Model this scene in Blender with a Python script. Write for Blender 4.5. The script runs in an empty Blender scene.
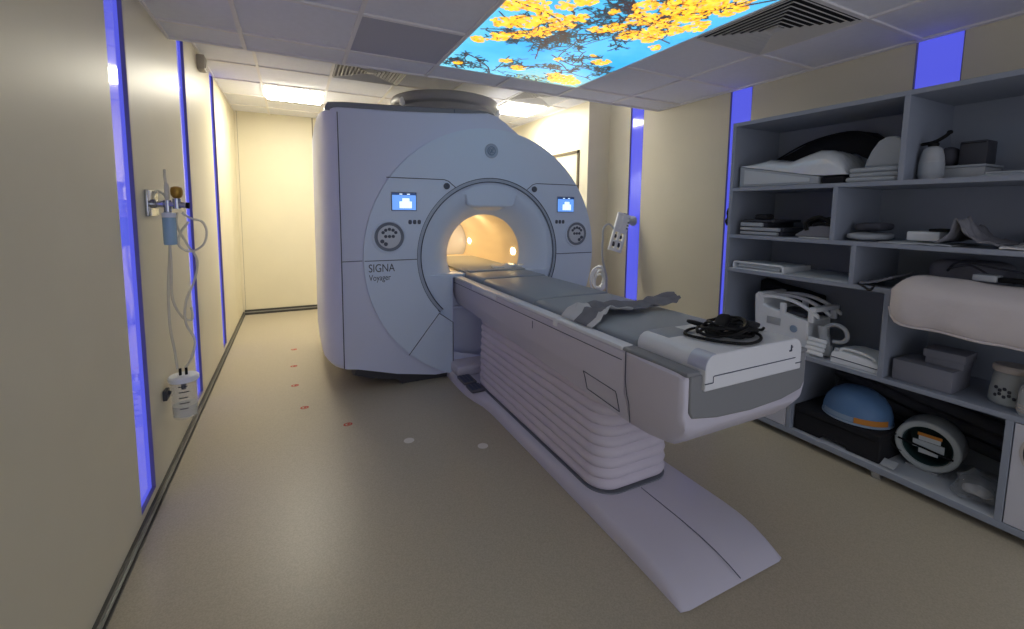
import bpy, bmesh, math, random
from mathutils import Vector, Matrix, noise
R = math.radians
C = bpy.context.scene.collection
sc = bpy.context.scene

# ------------------------------------------------------------------ materials
def lin(c):
    c = c / 255.0
    return c / 12.92 if c <= .04045 else ((c + .055) / 1.055) ** 2.4

def rgb(r, g, b):
    return (lin(r), lin(g), lin(b), 1.0)

def mat(name, col, rough=.5, metal=0., spec=.5, bump=0., bscale=80., var=0., vscale=6., trans=0., alpha=1., coat=0., emit=None, estr=0., ior=1.45, var2=None):
    m = bpy.data.materials.new(name)
    m.use_nodes = True
    nt = m.node_tree
    b = nt.nodes['Principled BSDF']
    b.inputs['Base Color'].default_value = col
    b.inputs['Roughness'].default_value = rough
    b.inputs['Metallic'].default_value = metal
    b.inputs['Specular IOR Level'].default_value = spec
    b.inputs['Transmission Weight'].default_value = trans
    b.inputs['Alpha'].default_value = alpha
    b.inputs['Coat Weight'].default_value = coat
    b.inputs['IOR'].default_value = ior
    if emit:
        b.inputs['Emission Color'].default_value = emit
        b.inputs['Emission Strength'].default_value = estr
    tc = nt.nodes.new('ShaderNodeTexCoord')
    if var > 0:
        n = nt.nodes.new('ShaderNodeTexNoise')
        n.inputs['Scale'].default_value = vscale
        n.inputs['Detail'].default_value = 6
        nt.links.new(tc.outputs['Object'], n.inputs['Vector'])
        r = nt.nodes.new('ShaderNodeValToRGB')
        r.color_ramp.elements[0].position = .35
        r.color_ramp.elements[1].position = .65
        r.color_ramp.elements[0].color = var2 if var2 else tuple(max(0, c * (1 - var)) for c in col[:3]) + (1,)
        r.color_ramp.elements[1].color = col
        nt.links.new(n.outputs['Fac'], r.inputs['Fac'])
        nt.links.new(r.outputs['Color'], b.inputs['Base Color'])
    if bump > 0:
        n2 = nt.nodes.new('ShaderNodeTexNoise')
        n2.inputs['Scale'].default_value = bscale
        n2.inputs['Detail'].default_value = 3
        nt.links.new(tc.outputs['Object'], n2.inputs['Vector'])
        bp = nt.nodes.new('ShaderNodeBump')
        bp.inputs['Strength'].default_value = bump
        bp.inputs['Distance'].default_value = .01
        nt.links.new(n2.outputs['Fac'], bp.inputs['Height'])
        nt.links.new(bp.outputs['Normal'], b.inputs['Normal'])
    return m

M = {}
M['wall'] = mat('cream_laminate', rgb(224, 216, 190), .42, spec=.35, bump=.03, bscale=60, var=.03, vscale=3)
M['wallcore'] = mat('wall_core', rgb(150, 142, 128), .6)
M['floor'] = mat('speckled_vinyl', rgb(186, 176, 154), .36, spec=.45, var=.17, vscale=170, bump=.04, bscale=260)
M['tile'] = mat('ceiling_tile', rgb(232, 233, 240), .85, spec=.2, bump=.12, bscale=150, var=.03, vscale=30)
M['tiledark'] = mat('ceiling_tile_darker', rgb(184, 184, 194), .85, spec=.2, bump=.12, bscale=150)
M['tbar'] = mat('ceiling_grid', rgb(232, 229, 228), .5)
M['base'] = mat('dark_skirting', rgb(74, 74, 72), .35, metal=.4)
M['basel'] = mat('skirting_edge', rgb(150, 150, 146), .35, metal=.5)
M['strip'] = mat('blue_acrylic', rgb(40, 40, 120), .09, spec=.5, coat=.25, emit=(.125, .145, 1., 1), estr=.66)
M['lamp'] = mat('lamp_diffuser', (1, 1, 1, 1), .5, emit=(1., .93, .76, 1), estr=41.)
M['lampframe'] = mat('lamp_frame', rgb(225, 222, 215), .5)
M['gantry'] = mat('gantry_white', rgb(208, 222, 242), .30, spec=.5, bump=.02, bscale=220)
M['gantryside'] = mat('gantry_side_panel', rgb(208, 215, 238), .34, spec=.5, bump=.02, bscale=220)
M['cap'] = mat('gantry_top_shaded', rgb(122, 126, 134), .45)  # grey carries the weaker light on the sloping top band
M['turret'] = mat('turret_grey', rgb(150, 150, 150), .42)
M['ring'] = mat('ring_blue_grey', rgb(170, 182, 200), .3)
M['seam'] = mat('seam_dark', rgb(70, 78, 96), .6)
M['plinth'] = mat('plinth_dark', rgb(62, 62, 66), .6)
M['bore'] = mat('bore_liner', rgb(238, 226, 200), .28, spec=.5)
M['boreglint'] = mat('bore_lamp_glow', (1, 1, 1, 1), .4, emit=(1, .80, .45, 1), estr=9.)  # glow painted where the liner mirrors a lamp strip
M['padring'] = mat('control_pad_grey', rgb(120, 128, 142), .4)
M['padface'] = mat('control_pad_face', rgb(206, 212, 220), .4)
M['btn'] = mat('button_dark', rgb(84, 90, 104), .5)
M['screen'] = mat('screen_blue', rgb(40, 80, 160), .15, emit=rgb(110, 165, 245), estr=.9)
M['screenw'] = mat('screen_window', rgb(200, 220, 240), .15, emit=rgb(215, 235, 250), estr=1.1)
M['screend'] = mat('screen_bar', rgb(30, 50, 90), .15, emit=rgb(40, 70, 130), estr=.5)
M['table'] = mat('table_shell', rgb(206, 203, 216), .34, spec=.45, bump=.02, bscale=200)
M['rail'] = mat('table_rail', rgb(226, 228, 232), .3)
M['tgrey'] = mat('table_grey_panel', rgb(128, 130, 133), .5, bump=.02, bscale=300)
M['mattress'] = mat('grey_vinyl_mat', rgb(146, 154, 161), .42, spec=.45, bump=.05, bscale=25)
M['matside'] = mat('mat_edge', rgb(86, 90, 96), .6)
M['box'] = mat('connector_housing', rgb(222, 224, 228), .32)
M['steel'] = mat('polished_aluminium', rgb(200, 204, 214), .22, metal=.9)
M['guard'] = mat('satin_corner', rgb(190, 196, 212), .38, metal=.35)
M['bellows'] = mat('bellows_white', rgb(212, 205, 216), .45, spec=.35, bump=.03, bscale=120)
M['pedal'] = mat('pedal_grey', rgb(96, 94, 102), .6)
M['cloth'] = mat('grey_cloth', rgb(128, 128, 134), .9, spec=.2, bump=.15, bscale=120, var=.12, vscale=14)
M['clothw'] = mat('cloth_lining', rgb(205, 205, 206), .9, spec=.2, bump=.15, bscale=120)
M['black'] = mat('black_rubber', rgb(14, 14, 16), .6, spec=.3)
M['blackf'] = mat('black_fabric', rgb(26, 26, 31), .85, bump=.2, bscale=140)
M['shelf'] = mat('grey_melamine', rgb(150, 157, 170), .42, spec=.4, bump=.02, bscale=90, var=.03, vscale=4)
M['shelfedge'] = mat('grey_edge_band', rgb(140, 146, 160), .4)
M['shelftop'] = mat('white_melamine', rgb(190, 196, 204), .4)
M['door'] = mat('white_cabinet_door', rgb(206, 206, 214), .38, bump=.02, bscale=60)
M['white'] = mat('white_plastic', rgb(236, 239, 241), .35)
M['offwhite'] = mat('grey_white_plastic', rgb(176, 180, 184), .4)
M['foam'] = mat('pale_grey_foam', rgb(172, 178, 184), .8, bump=.1, bscale=120)
M['foamg'] = mat('grey_foam', rgb(128, 129, 138), .85, bump=.1, bscale=120)
M['foamd'] = mat('dark_foam', rgb(78, 79, 88), .85, bump=.15, bscale=90)
M['plastic'] = mat('clear_wrap', rgb(214, 220, 224), .14, spec=.8, bump=.9, bscale=14, coat=.8)
M['bag'] = mat('clear_plastic_bag', rgb(150, 154, 160), .15, spec=.8, bump=1., bscale=30, alpha=.32, coat=.7)
M['pillow'] = mat('pillow_cover', rgb(212, 204, 203), .85, spec=.25, bump=.25, bscale=18, var=.04, vscale=9)
M['coilgrey'] = mat('dimmed_white_plastic', rgb(176, 182, 182), .45)  # white plastic greyed, the dimness of the shelves put into its colour
M['reveal'] = mat('strip_reveal_tint', rgb(120, 112, 140), .5)  # violet grey puts the blue strip's dim light into the colour
M['paper'] = mat('paper', rgb(198, 204, 208), .8)
M['gdark'] = mat('dark_grey_plastic', rgb(62, 64, 72), .5)
M['blue'] = mat('dome_blue', rgb(92, 128, 170), .5, var=.06, vscale=10)
M['orange'] = mat('orange_label', rgb(196, 128, 50), .6)
M['paleblue'] = mat('pale_label', rgb(140, 160, 184), .6)
M['green'] = mat('dark_green_lining', rgb(38, 62, 62), .6)
M['beige'] = mat('beige_plastic', rgb(190, 182, 176), .5)
M['gold'] = mat('brass_knob', rgb(176, 136, 56), .32, metal=.7)
M['chrome'] = mat('chrome', rgb(190, 192, 196), .18, metal=1.)
M['clear'] = mat('clear_cup', rgb(230, 234, 234), .08, alpha=.12, coat=.5)
M['bluebot'] = mat('pale_blue_bottle', rgb(160, 198, 222), .15, alpha=.85, coat=.4)
M['tube'] = mat('clear_tubing', rgb(232, 228, 212), .22, alpha=.75)
M['liquid'] = mat('clear_liquid', rgb(215, 218, 214), .1, alpha=.45)
M['mark'] = mat('ink_marks', rgb(50, 52, 58), .7)
M['red'] = mat('red_sticker', rgb(186, 62, 48), .6)
M['wsticker'] = mat('white_sticker', rgb(225, 220, 212), .6)
M['ventm'] = mat('vent_metal', rgb(206, 204, 200), .5)
M['ventd'] = mat('vent_dark', rgb(40, 40, 44), .8)
M['ventg'] = mat('vent_grey', rgb(120, 118, 114), .8)
M['sensor'] = mat('sensor_grey', rgb(168, 160, 146), .5)
M['trim'] = mat('dark_bronze_trim', rgb(92, 82, 62), .5)
M['text'] = mat('grey_lettering', rgb(70, 76, 90), .5)
M['emblem'] = mat('emblem_blue_grey', rgb(120, 140, 165), .4)

# ------------------------------------------------------------------ mesh helpers
def B():
    return bmesh.new()

def setmat(faces, i):
    for f in faces:
        f.material_index = i

def box(bm, x, y, z, mi=0, bev=0., seg=2, Mx=None):
    r = bmesh.ops.create_cube(bm, size=1.0)
    vs = r['verts']
    for v in vs:
        v.co = Vector((x[0] + (v.co.x + .5) * (x[1] - x[0]), y[0] + (v.co.y + .5) * (y[1] - y[0]), z[0] + (v.co.z + .5) * (z[1] - z[0])))
    fs = set(f for v in vs for f in v.link_faces)
    if bev > 0:
        es = list(set(e for v in vs for e in v.link_edges))
        rr = bmesh.ops.bevel(bm, geom=es, offset=bev, segments=seg, profile=.5, affect='EDGES')
        vs = list(set(rr['verts']) | set(v for v in vs if v.is_valid))
        fs = set(f for v in vs for f in v.link_faces)
    setmat(fs, mi)
    if Mx is not None:
        bmesh.ops.transform(bm, matrix=Mx, verts=list(vs))
    return list(vs)

def prism(bm, pts, a, b, axis='y', mi=0):
    def P(p, d):
        if axis == 'y': return (p[0], d, p[1])
        if axis == 'x': return (d, p[0], p[1])
        return (p[0], p[1], d)
    v0 = [bm.verts.new(P(p, a)) for p in pts]
    v1 = [bm.verts.new(P(p, b)) for p in pts]
    fs = []
    n = len(pts)
    fs.append(bm.faces.new(v0)); fs.append(bm.faces.new(list(reversed(v1))))
    for i in range(n):
        j = (i + 1) % n
        fs.append(bm.faces.new((v0[j], v0[i], v1[i], v1[j])))
    setmat(fs, mi)
    return v0 + v1

def loft(bm, secs, cap0=True, cap1=True, closed=True, mi=0):
    rows = [[bm.verts.new(p) for p in s] for s in secs]
    n = len(rows[0]); fs = []
    for a, b in zip(rows, rows[1:]):
        for i in range(n if closed else n - 1):
            j = (i + 1) % n
            fs.append(bm.faces.new((a[i], a[j], b[j], b[i])))
    if cap0: fs.append(bm.faces.new(list(reversed(rows[0]))))
    if cap1: fs.append(bm.faces.new(rows[-1]))
    setmat(fs, mi)
    return [v for r in rows for v in r]

def spl(pts, k=6, closed=False):
    P = [Vector(p) for p in pts]; out = []; n = len(P)
    segs = n if closed else n - 1
    for i in range(segs):
        if closed:
            p0, p1, p2, p3 = P[(i - 1) % n], P[i], P[(i + 1) % n], P[(i + 2) % n]
        else:
            p0, p1, p2, p3 = P[max(i - 1, 0)], P[i], P[i + 1], P[min(i + 2, n - 1)]
        for t in range(k):
            t = t / k
            out.append(.5 * ((2 * p1) + (-p0 + p2) * t + (2 * p0 - 5 * p1 + 4 * p2 - p3) * t * t + (-p0 + 3 * p1 - 3 * p2 + p3) * t ** 3))
    if not closed: out.append(P[-1].copy())
    return out

def tube(bm, pts, r, n=8, closed=False, mi=0):
    P = [Vector(p) for p in pts]
    rs = r if isinstance(r, (list, tuple)) else [r] * len(P)
    m = len(P); secs = []
    T = []
    for i in range(m):
        a = P[(i - 1) % m] if (closed or i > 0) else P[i]
        b = P[(i + 1) % m] if (closed or i < m - 1) else P[i]
        d = (b - a)
        T.append(d.normalized() if d.length > 1e-9 else Vector((0, 0, 1)))
    u = T[0].orthogonal().normalized()
    for i in range(m):
        u = (u - T[i] * u.dot(T[i]))
        u = u.normalized() if u.length > 1e-6 else T[i].orthogonal().normalized()
        w = T[i].cross(u)
        secs.append([P[i] + (u * math.cos(2 * math.pi * k / n) + w * math.sin(2 * math.pi * k / n)) * rs[i] for k in range(n)])
    if closed:
        rows = [[bm.verts.new(p) for p in s] for s in secs]; fs = []
        for i in range(m):
            a, b = rows[i], rows[(i + 1) % m]
            for k in range(n):
                fs.append(bm.faces.new((a[k], a[(k + 1) % n], b[(k + 1) % n], b[k])))
        setmat(fs, mi)
    else:
        loft(bm, secs, True, True, True, mi)

def lathe(bm, prof, n=32, Mx=None, mi=0, cap=True):
    secs = []
    for r, z in prof:
        secs.append([Vector((r * math.cos(2 * math.pi * k / n), r * math.sin(2 * math.pi * k / n), z)) for k in range(n)])
    if Mx is not None:
        secs = [[Mx @ p for p in s] for s in secs]
    return loft(bm, secs, cap, cap, True, mi)

def soft(bm, c, s, e=.6, amp=.0, freq=6., seed=0, n=28, mi=0, Mx=None, flat=False):
    """superellipsoid with crumple noise; s = half sizes"""
    def sp(v, p): return math.copysign(abs(v) ** p, v)
    rows = []; m = n // 2
    for i in range(1, m):
        th = math.pi * i / m - math.pi / 2
        row = []
        for k in range(n):
            ph = 2 * math.pi * k / n
            p = Vector((sp(math.cos(th), e) * sp(math.cos(ph), e) * s[0], sp(math.cos(th), e) * sp(math.sin(ph), e) * s[1], sp(math.sin(th), e) * s[2]))
            row.append(p)
        rows.append(row)
    def disp(p):
        q = p.copy()
        if amp:
            nz = noise.noise_vector(Vector((p.x * freq + seed * 7.1, p.y * freq, p.z * freq)))
            q += nz * amp
        if flat and q.z < -s[2] * .96: q.z = -s[2] * .96
        if Mx is not None: q = Mx @ q
        return q + Vector(c)
    loft(bm, [[disp(p) for p in r] for r in rows], True, True, True, mi)

def slab(bm, f, nu, nv, t=.004, mi=0, mfun=None):
    """sheet f(u,v)->point with thickness t downward"""
    top = [[bm.verts.new(f(i / nu, j / nv)) for j in range(nv + 1)] for i in range(nu + 1)]
    bot = [[bm.verts.new(Vector(f(i / nu, j / nv)) - Vector((0, 0, t))) for j in range(nv + 1)] for i in range(nu + 1)]
    def q(a, b, c, d, i=0.5, j=.5):
        fc = bm.faces.new((a, b, c, d)); fc.material_index = mfun(i, j) if mfun else mi
    for i in range(nu):
        for j in range(nv):
            q(top[i][j], top[i + 1][j], top[i + 1][j + 1], top[i][j + 1], (i + .5) / nu, (j + .5) / nv)
            q(bot[i][j], bot[i][j + 1], bot[i + 1][j + 1], bot[i + 1][j], (i + .5) / nu, (j + .5) / nv)
    for i in range(nu):
        q(top[i][0], bot[i][0], bot[i + 1][0], top[i + 1][0], (i + .5) / nu, 0)
        q(top[i + 1][nv], bot[i + 1][nv], bot[i][nv], top[i][nv], (i + .5) / nu, 1)
    for j in range(nv):
        q(top[0][j + 1], bot[0][j + 1], bot[0][j], top[0][j], 0, (j + .5) / nv)
        q(top[nu][j], bot[nu][j], bot[nu][j + 1], top[nu][j + 1], 1, (j + .5) / nv)

MW = {}
def thing(name, label, cat, loc=(0, 0, 0), rotz=0., group=None, rot=None):
    o = bpy.data.objects.new(name, None)
    o.empty_display_size = .05
    C.objects.link(o)
    o.location = loc
    o.rotation_euler = rot if rot else (0, 0, rotz)
    tag(o, label, cat, group)
    MW[o] = Matrix.Translation(Vector(loc)) @ o.rotation_euler.to_matrix().to_4x4()
    return o

def tag(o, label=None, cat=None, group=None, kind=None):
    if label: o['label'] = label
    if cat: o['category'] = cat
    if group: o['group'] = group
    if kind: o['kind'] = kind
    return o

def obj(name, bm, mats, parent=None, smooth=True, bevel=0., bseg=2, local=False, angle=35, origin=None):
    if not isinstance(mats, (list, tuple)): mats = [mats]
    bmesh.ops.recalc_face_normals(bm, faces=bm.faces[:])
    if parent is not None and not local:
        bm.transform(MW[parent].inverted())
    loc = None
    if parent is None:
        if origin is None:
            xs = [v.co for v in bm.verts]
            origin = Vector(((min(p.x for p in xs) + max(p.x for p in xs)) / 2, (min(p.y for p in xs) + max(p.y for p in xs)) / 2, min(p.z for p in xs)))
        loc = Vector(origin)
        bm.transform(Matrix.Translation(-loc))
    me = bpy.data.meshes.new(name)
    bm.to_mesh(me); bm.free()
    for m in mats: me.materials.append(M[m] if isinstance(m, str) else m)
    if smooth:
        for p in me.polygons: p.use_smooth = True
        me.set_sharp_from_angle(angle=R(angle))
    o = bpy.data.objects.new(name, me)
    C.objects.link(o)
    if parent is not None:
        o.parent = parent
        MW[o] = MW[parent].copy()
    else:
        o.location = loc
        MW[o] = Matrix.Translation(loc)
    if bevel > 0:
        md = o.modifiers.new('bevel', 'BEVEL'); md.width = bevel; md.segments = bseg; md.limit_method = 'ANGLE'; md.angle_limit = R(40)
        md.harden_normals = False
    return o

def struct(name, bm, mats, **k):
    return tag(obj(name, bm, mats, **k), kind='structure')

def text_mesh(s, size, x, y, z, width=None, ext=.0008):
    cu = bpy.data.curves.new('lettering', 'FONT'); cu.body = s; cu.size = size; cu.extrude = ext
    o = bpy.data.objects.new('lettering', cu); C.objects.link(o)
    dg = bpy.context.evaluated_depsgraph_get()
    me = bpy.data.meshes.new_from_object(o.evaluated_get(dg))
    bpy.data.objects.remove(o)
    xs = [v.co.x for v in me.vertices]; w = max(xs) - min(xs)
    kx = (width / w) if width else 1
    bm = B(); bm.from_mesh(me)
    for v in bm.verts:
        c = v.co.copy(); v.co = Vector((x + (c.x - min(xs)) * kx, y - c.z, z + c.y))
    bpy.data.meshes.remove(me)
    return bm
# ------------------------------------------------------------------ camera (solved from the room's vanishing points)
F, CX, CY, YAW, PITCH, ROLL = 434.51, 508.53, 252.79, R(26.3456), R(5.5288), R(-.6161)
def cam_axes():
    cy, sy, cp, sp = math.cos(YAW), math.sin(YAW), math.cos(PITCH), math.sin(PITCH)
    f = Vector((sy * cp, cy * cp, -sp)); r = Vector((cy, -sy, 0)); d = f.cross(r)
    c, s = math.cos(ROLL), math.sin(ROLL)
    return c * r + s * d, -s * r + c * d, f
cr, cd, cf = cam_axes()
cam = bpy.data.cameras.new('camera'); co = bpy.data.objects.new('camera', cam); C.objects.link(co)
mx = Matrix(((cr.x, -cd.x, -cf.x, 0), (cr.y, -cd.y, -cf.y, 0), (cr.z, -cd.z, -cf.z, 1.5), (0, 0, 0, 1)))
co.matrix_world = mx
cam.sensor_width = 36; cam.sensor_fit = 'HORIZONTAL'
cam.lens = F / 1024 * 36
cam.shift_x = (512 - CX) / 1024; cam.shift_y = (CY - 314.5) / 1024
cam.clip_start = .02
sc.camera = co

# ------------------------------------------------------------------ the room
XL, XR, YB, YF, ZC, ZR, YS, YP, XP = -.672, 3.46, 7.02, -1.6, 2.55, 2.79, 3.5, 4.27, 3.15
bm = B(); box(bm, (-.9, 3.7), (YF, 7.2), (-.08, 0))
struct('floor', bm, 'floor', smooth=False)

bm = B()
box(bm, (-.86, XL - .022), (YF, 7.2), (0, 2.9), 1)
cuts = [(YF, 2.43), (2.67, 3.75), (3.98, 5.10), (5.33, 6.36), (6.372, 6.93), (6.936, YB)]
for a, b in cuts:
    box(bm, (XL - .024, XL), (a, b), (.0, 2.9), 0)
for a, b in ((2.43, 2.67), (3.75, 3.98), (5.1, 5.33)):
    box(bm, (XL - .024, XL), (a, b), (0, .075), 0)
struct('wall_left', bm, ['wall', 'wallcore'], smooth=False)

bm = B()
box(bm, (XR + .022, 3.64), (YF, YP + .1), (0, 2.9), 1)
for a, b in ((YF, -.115), (.10, 1.165), (1.385, 2.445), (2.65, 3.70), (3.91, YP)):
    box(bm, (XR, XR + .024), (a, b), (0, 2.9), 0)
struct('wall_right', bm, ['wall', 'wallcore'], smooth=False)
bm = B()
box(bm, (XP, 3.66), (YP, 7.2), (0, 2.9))
struct('wall_right_rear', bm, 'wall', smooth=False)
bm = B()
for a, b in ((-.9, XL + .03), (XL + .034, .285), (.297, 3.2)):
    box(bm, (a, b), (YB, 7.2), (0, 2.9))
box(bm, (-.9, 3.2), (YB + .01, 7.2), (0, 2.9), 1)
struct('wall_back', bm, ['wall', 'trim'], smooth=False)
# dark frame on the rear right wall
bm = B()
box(bm, (XP - .012, XP), (4.44, 4.48), (0, 2.245)); box(bm, (XP - .012, XP), (4.44, 6.4), (2.21, 2.245))
struct('trim_1', bm, 'trim', smooth=False)
bm = B()
box(bm, (XL, XL + .014), (YF, YB), (0, .045), 0); box(bm, (XL, XL + .020), (YF, YB), (.016, .026), 1); box(bm, (XL, XL + .026), (YF, YB), (0, .008), 0)
struct('baseboard_left', bm, ['base', 'basel'], smooth=False)
bm = B()
box(bm, (XL + .02, XP), (YB - .014, YB), (0, .07), 0); box(bm, (XL + .02, XP), (YB - .020, YB - .012), (.03, .045), 1)
struct('baseboard_back', bm, ['base', 'basel'], smooth=False)
bm = B()
box(bm, (XR - .012, XR), (2.25, YP), (0, .06), 0); box(bm, (XR - .018, XR), (2.25, YP), (.03, .04), 1)
struct('baseboard_right', bm, ['base', 'basel'], smooth=False)

# ceilings: the lower one over the front of the room, the higher one over the scanner
gx = [-.865 + .615 * i for i in range(9)]          # ..., -.25, .365, .98, 1.595, 2.21, 2.825, 3.44
gx = [x for x in gx if XL < x < XR]
gy = [3.195 - .613 * i for i in range(8)]
bm = B()
box(bm, (-.75, 3.56), (YF, YS), (2.562, 2.86), 0)
box(bm, (.365 + .012, .98 - .012), (2.582 + .012, 3.195 - .012), (2.5585, 2.563), 2)
def grid(bm, xs, ys, x0, x1, y0, y1, z, holes=()):
    def free(ax, p, a, b):
        segs = [(a, b)]
        for hx0, hx1, hy0, hy1 in holes:
            h = (hy0, hy1) if ax == 'x' else (hx0, hx1)
            lim = (hx0, hx1) if ax == 'x' else (hy0, hy1)
            if lim[0] + .02 < p < lim[1] - .02:
                ns = []
                for s0, s1 in segs:
                    if h[0] > s0: ns.append((s0, min(s1, h[0])))
                    if h[1] < s1: ns.append((max(s0, h[1]), s1))
                segs = [q for q in ns if q[1] - q[0] > .005]
        return segs
    for x in xs:
        for a, b in free('x', x, y0, y1): box(bm, (x - .012, x + .012), (a, b), (z, z + .014), 1)
    for y in ys:
        for a, b in free('y', y, x0, x1): box(bm, (a, b), (y - .012, y + .012), (z + .0006, z + .014), 1)
MUR = (1.0, 2.198, 1.358, 3.183)
VEN = (2.222, 2.813, 1.37, 1.957)
grid(bm, gx, gy, XL, XR, YF, YS, ZC, [(.98, 2.21, 1.356, 3.195), (2.21, 2.825, 1.356, 1.969)])
box(bm, (XL, XR), (YS - .02, YS), (ZC - .002, ZC + .02), 1)
for x0, x1 in ((XL, XL + .014), (XR - .014, XR)): box(bm, (x0, x1), (YF, YS), (ZC - .0012, ZC + .014), 1)
struct('ceiling', bm, ['tile', 'tbar', 'tiledark'], smooth=False)
bm = B()
box(bm, (-.75, 3.3), (YS, 7.2), (ZR + .012, 2.98), 0)
LL = (-.24, .362, 5.36, 5.965); LR = (2.335, 2.895, 4.77, 5.325)
VL = (.39, 1.02, 4.13, 4.73); VR = (2.30, 2.86, 4.15, 4.70); VS = (-.235, .37, 6.0, 6.14)
grid(bm, [-.25, .375, .99, 1.605, 2.285, 2.91], [4.12, 4.745, 5.345, 5.98, 6.58], XL, XP, YS, YB, ZR, [(-.25, .375, 5.345, 5.98), (2.285, 2.91, 4.745, 5.345), (.375, .99, 4.12, 4.745), (2.285, 2.91, 4.12, 4.745)])
box(bm, (XL, XL + .014), (YS, YB), (ZR - .0012, ZR + .012), 1); box(bm, (XP - .014, XP), (YP, YB), (ZR - .0012, ZR + .012), 1)
struct('ceiling.001', bm, ['tile', 'tbar'], smooth=False)

# blue light strips
def strip(y0, y1, side, label):
    x0, x1 = (XL - .023, XL - .018) if side == 'L' else (XR + .018, XR + .023)
    xm = XL - .018 if side == 'L' else XR + .018
    t = thing('light_strip', label, 'light strip', ((x0 + x1) / 2, (y0 + y1) / 2, .08), group='blue light strips in the wall panels')
    z1 = 2.60 if y1 < YS else 2.80
    bm = B(); box(bm, (x0, x1), (y0 + .004, y1 - .004), (.08, z1)); obj('diffuser', bm, 'strip', t, smooth=False)
    bm = B()
    a, b = (x0, XL - .002) if side == 'L' else (XR + .002, x1)
    for yy in ((y0, y0 + .005), (y1 - .005, y1)): box(bm, (a, b), yy, (.076, z1))
    box(bm, (a, b), (y0, y1), (.076, .081))
    tag(obj('tinted_edge', bm, 'reveal', t, smooth=False))  # panel edges coloured as if lit violet by the strip
strip(2.43, 2.67, 'L', 'blue light strip on the left wall, nearest the camera')
strip(3.75, 3.98, 'L', 'blue light strip on the left wall just behind the hanging oxygen tubing')
strip(5.10, 5.33, 'L', 'narrow looking blue light strip deepest along the left wall')
strip(1.165, 1.385, 'R', 'broad blue light strip above the right end of the shelving, under the ceiling')
strip(2.445, 2.65, 'R', 'blue light strip on the right wall beside the left end of the shelving')
strip(3.70, 3.91, 'R', 'blue light strip on the right wall behind the white hanging paddle')

# ceiling lamps
def lamp(r, label):
    t = thing('ceiling_light', label, 'ceiling light', ((r[0] + r[1]) / 2, (r[2] + r[3]) / 2, ZR), group='square ceiling lights')
    bm = B()
    x0, x1, y0, y1 = r
    w = .018
    for xx, yy in (((x0, x0 + w), (y0, y1)), ((x1 - w, x1), (y0, y1)), ((x0 + w, x1 - w), (y0, y0 + w)), ((x0 + w, x1 - w), (y1 - w, y1))):
        box(bm, xx, yy, (ZR - .006, ZR + .012))
    obj('frame', bm, 'lampframe', t, smooth=False)
    bm = B(); box(bm, (x0 + w, x1 - w), (y0 + w, y1 - w), (ZR - .022, ZR + .006)); obj('diffuser', bm, 'lamp', t, smooth=False)
lamp(LL, 'lit square ceiling light left of the scanner, above the passage')
lamp(LR, 'lit square ceiling light right of the scanner turret')

# louvred vents
def vent(r, z, n, label, wdark=True):
    x0, x1, y0, y1 = r
    t = thing('ceiling_vent', label, 'ceiling vent', ((x0 + x1) / 2, (y0 + y1) / 2, z), group='louvred ceiling vents')
    bm = B(); box(bm, (x0, x1), (y0, y1), (z + .008, z + .0125)); obj('duct_shade', bm, 'ventd' if wdark else 'ventg', t, smooth=False)  # plate coloured as the shade inside the duct
    bm = B(); hx, hy = (x1 - x0) / 2, (y1 - y0) / 2; cx, cy = (x0 + x1) / 2, (y0 + y1) / 2
    k = 0
    st = .92 / n
    def ringsec(s, zz): return [(cx - hx * s, cy - hy * s, zz), (cx + hx * s, cy - hy * s, zz), (cx + hx * s, cy + hy * s, zz), (cx - hx * s, cy + hy * s, zz)]
    for i in range(n):
        s0 = 1 - i * st; s1 = s0 - st * .50
        loft(bm, [ringsec(s0, z - .004), ringsec(s1, z + .007), ringsec(s1 - .012, z + .007), ringsec(s0 - .02, z - .006), ringsec(s0, z - .004)], False, False)
    box(bm, (cx - hx * .10, cx + hx * .10), (cy - hy * .10, cy + hy * .10), (z - .003, z + .004))
    obj('louvres', bm, 'ventm', t, smooth=False)
vent(VEN, ZC, 8, 'square louvred vent in the lower ceiling beside the blossom light panel')
vent(VL, ZR, 9, 'square louvred vent above the left end of the scanner top', False)
vent(VR, ZR, 9, 'louvred vent in front of the right hand ceiling light', False)
t = thing('ceiling_vent', 'slim slotted grille along the far edge of the left ceiling light', 'ceiling vent', (.065, 6.07, ZR), group='louvred ceiling vents')
bm = B(); box(bm, (VS[0], VS[1]), (VS[2], VS[3]), (ZR + .004, ZR + .012)); obj('duct_shade', bm, 'ventd', t, smooth=False)  # dark plate painted for the shade behind the slots
bm = B()
for i in range(14): box(bm, (VS[0] + .044 * i, VS[0] + .044 * i + .026), (VS[2], VS[3]), (ZR - .003, ZR + .006))
for yy in ((VS[2], VS[2] + .012), (VS[3] - .012, VS[3])): box(bm, (VS[0], VS[1]), yy, (ZR - .004, ZR + .006))
obj('louvres', bm, 'ventm', t, smooth=False)

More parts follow.
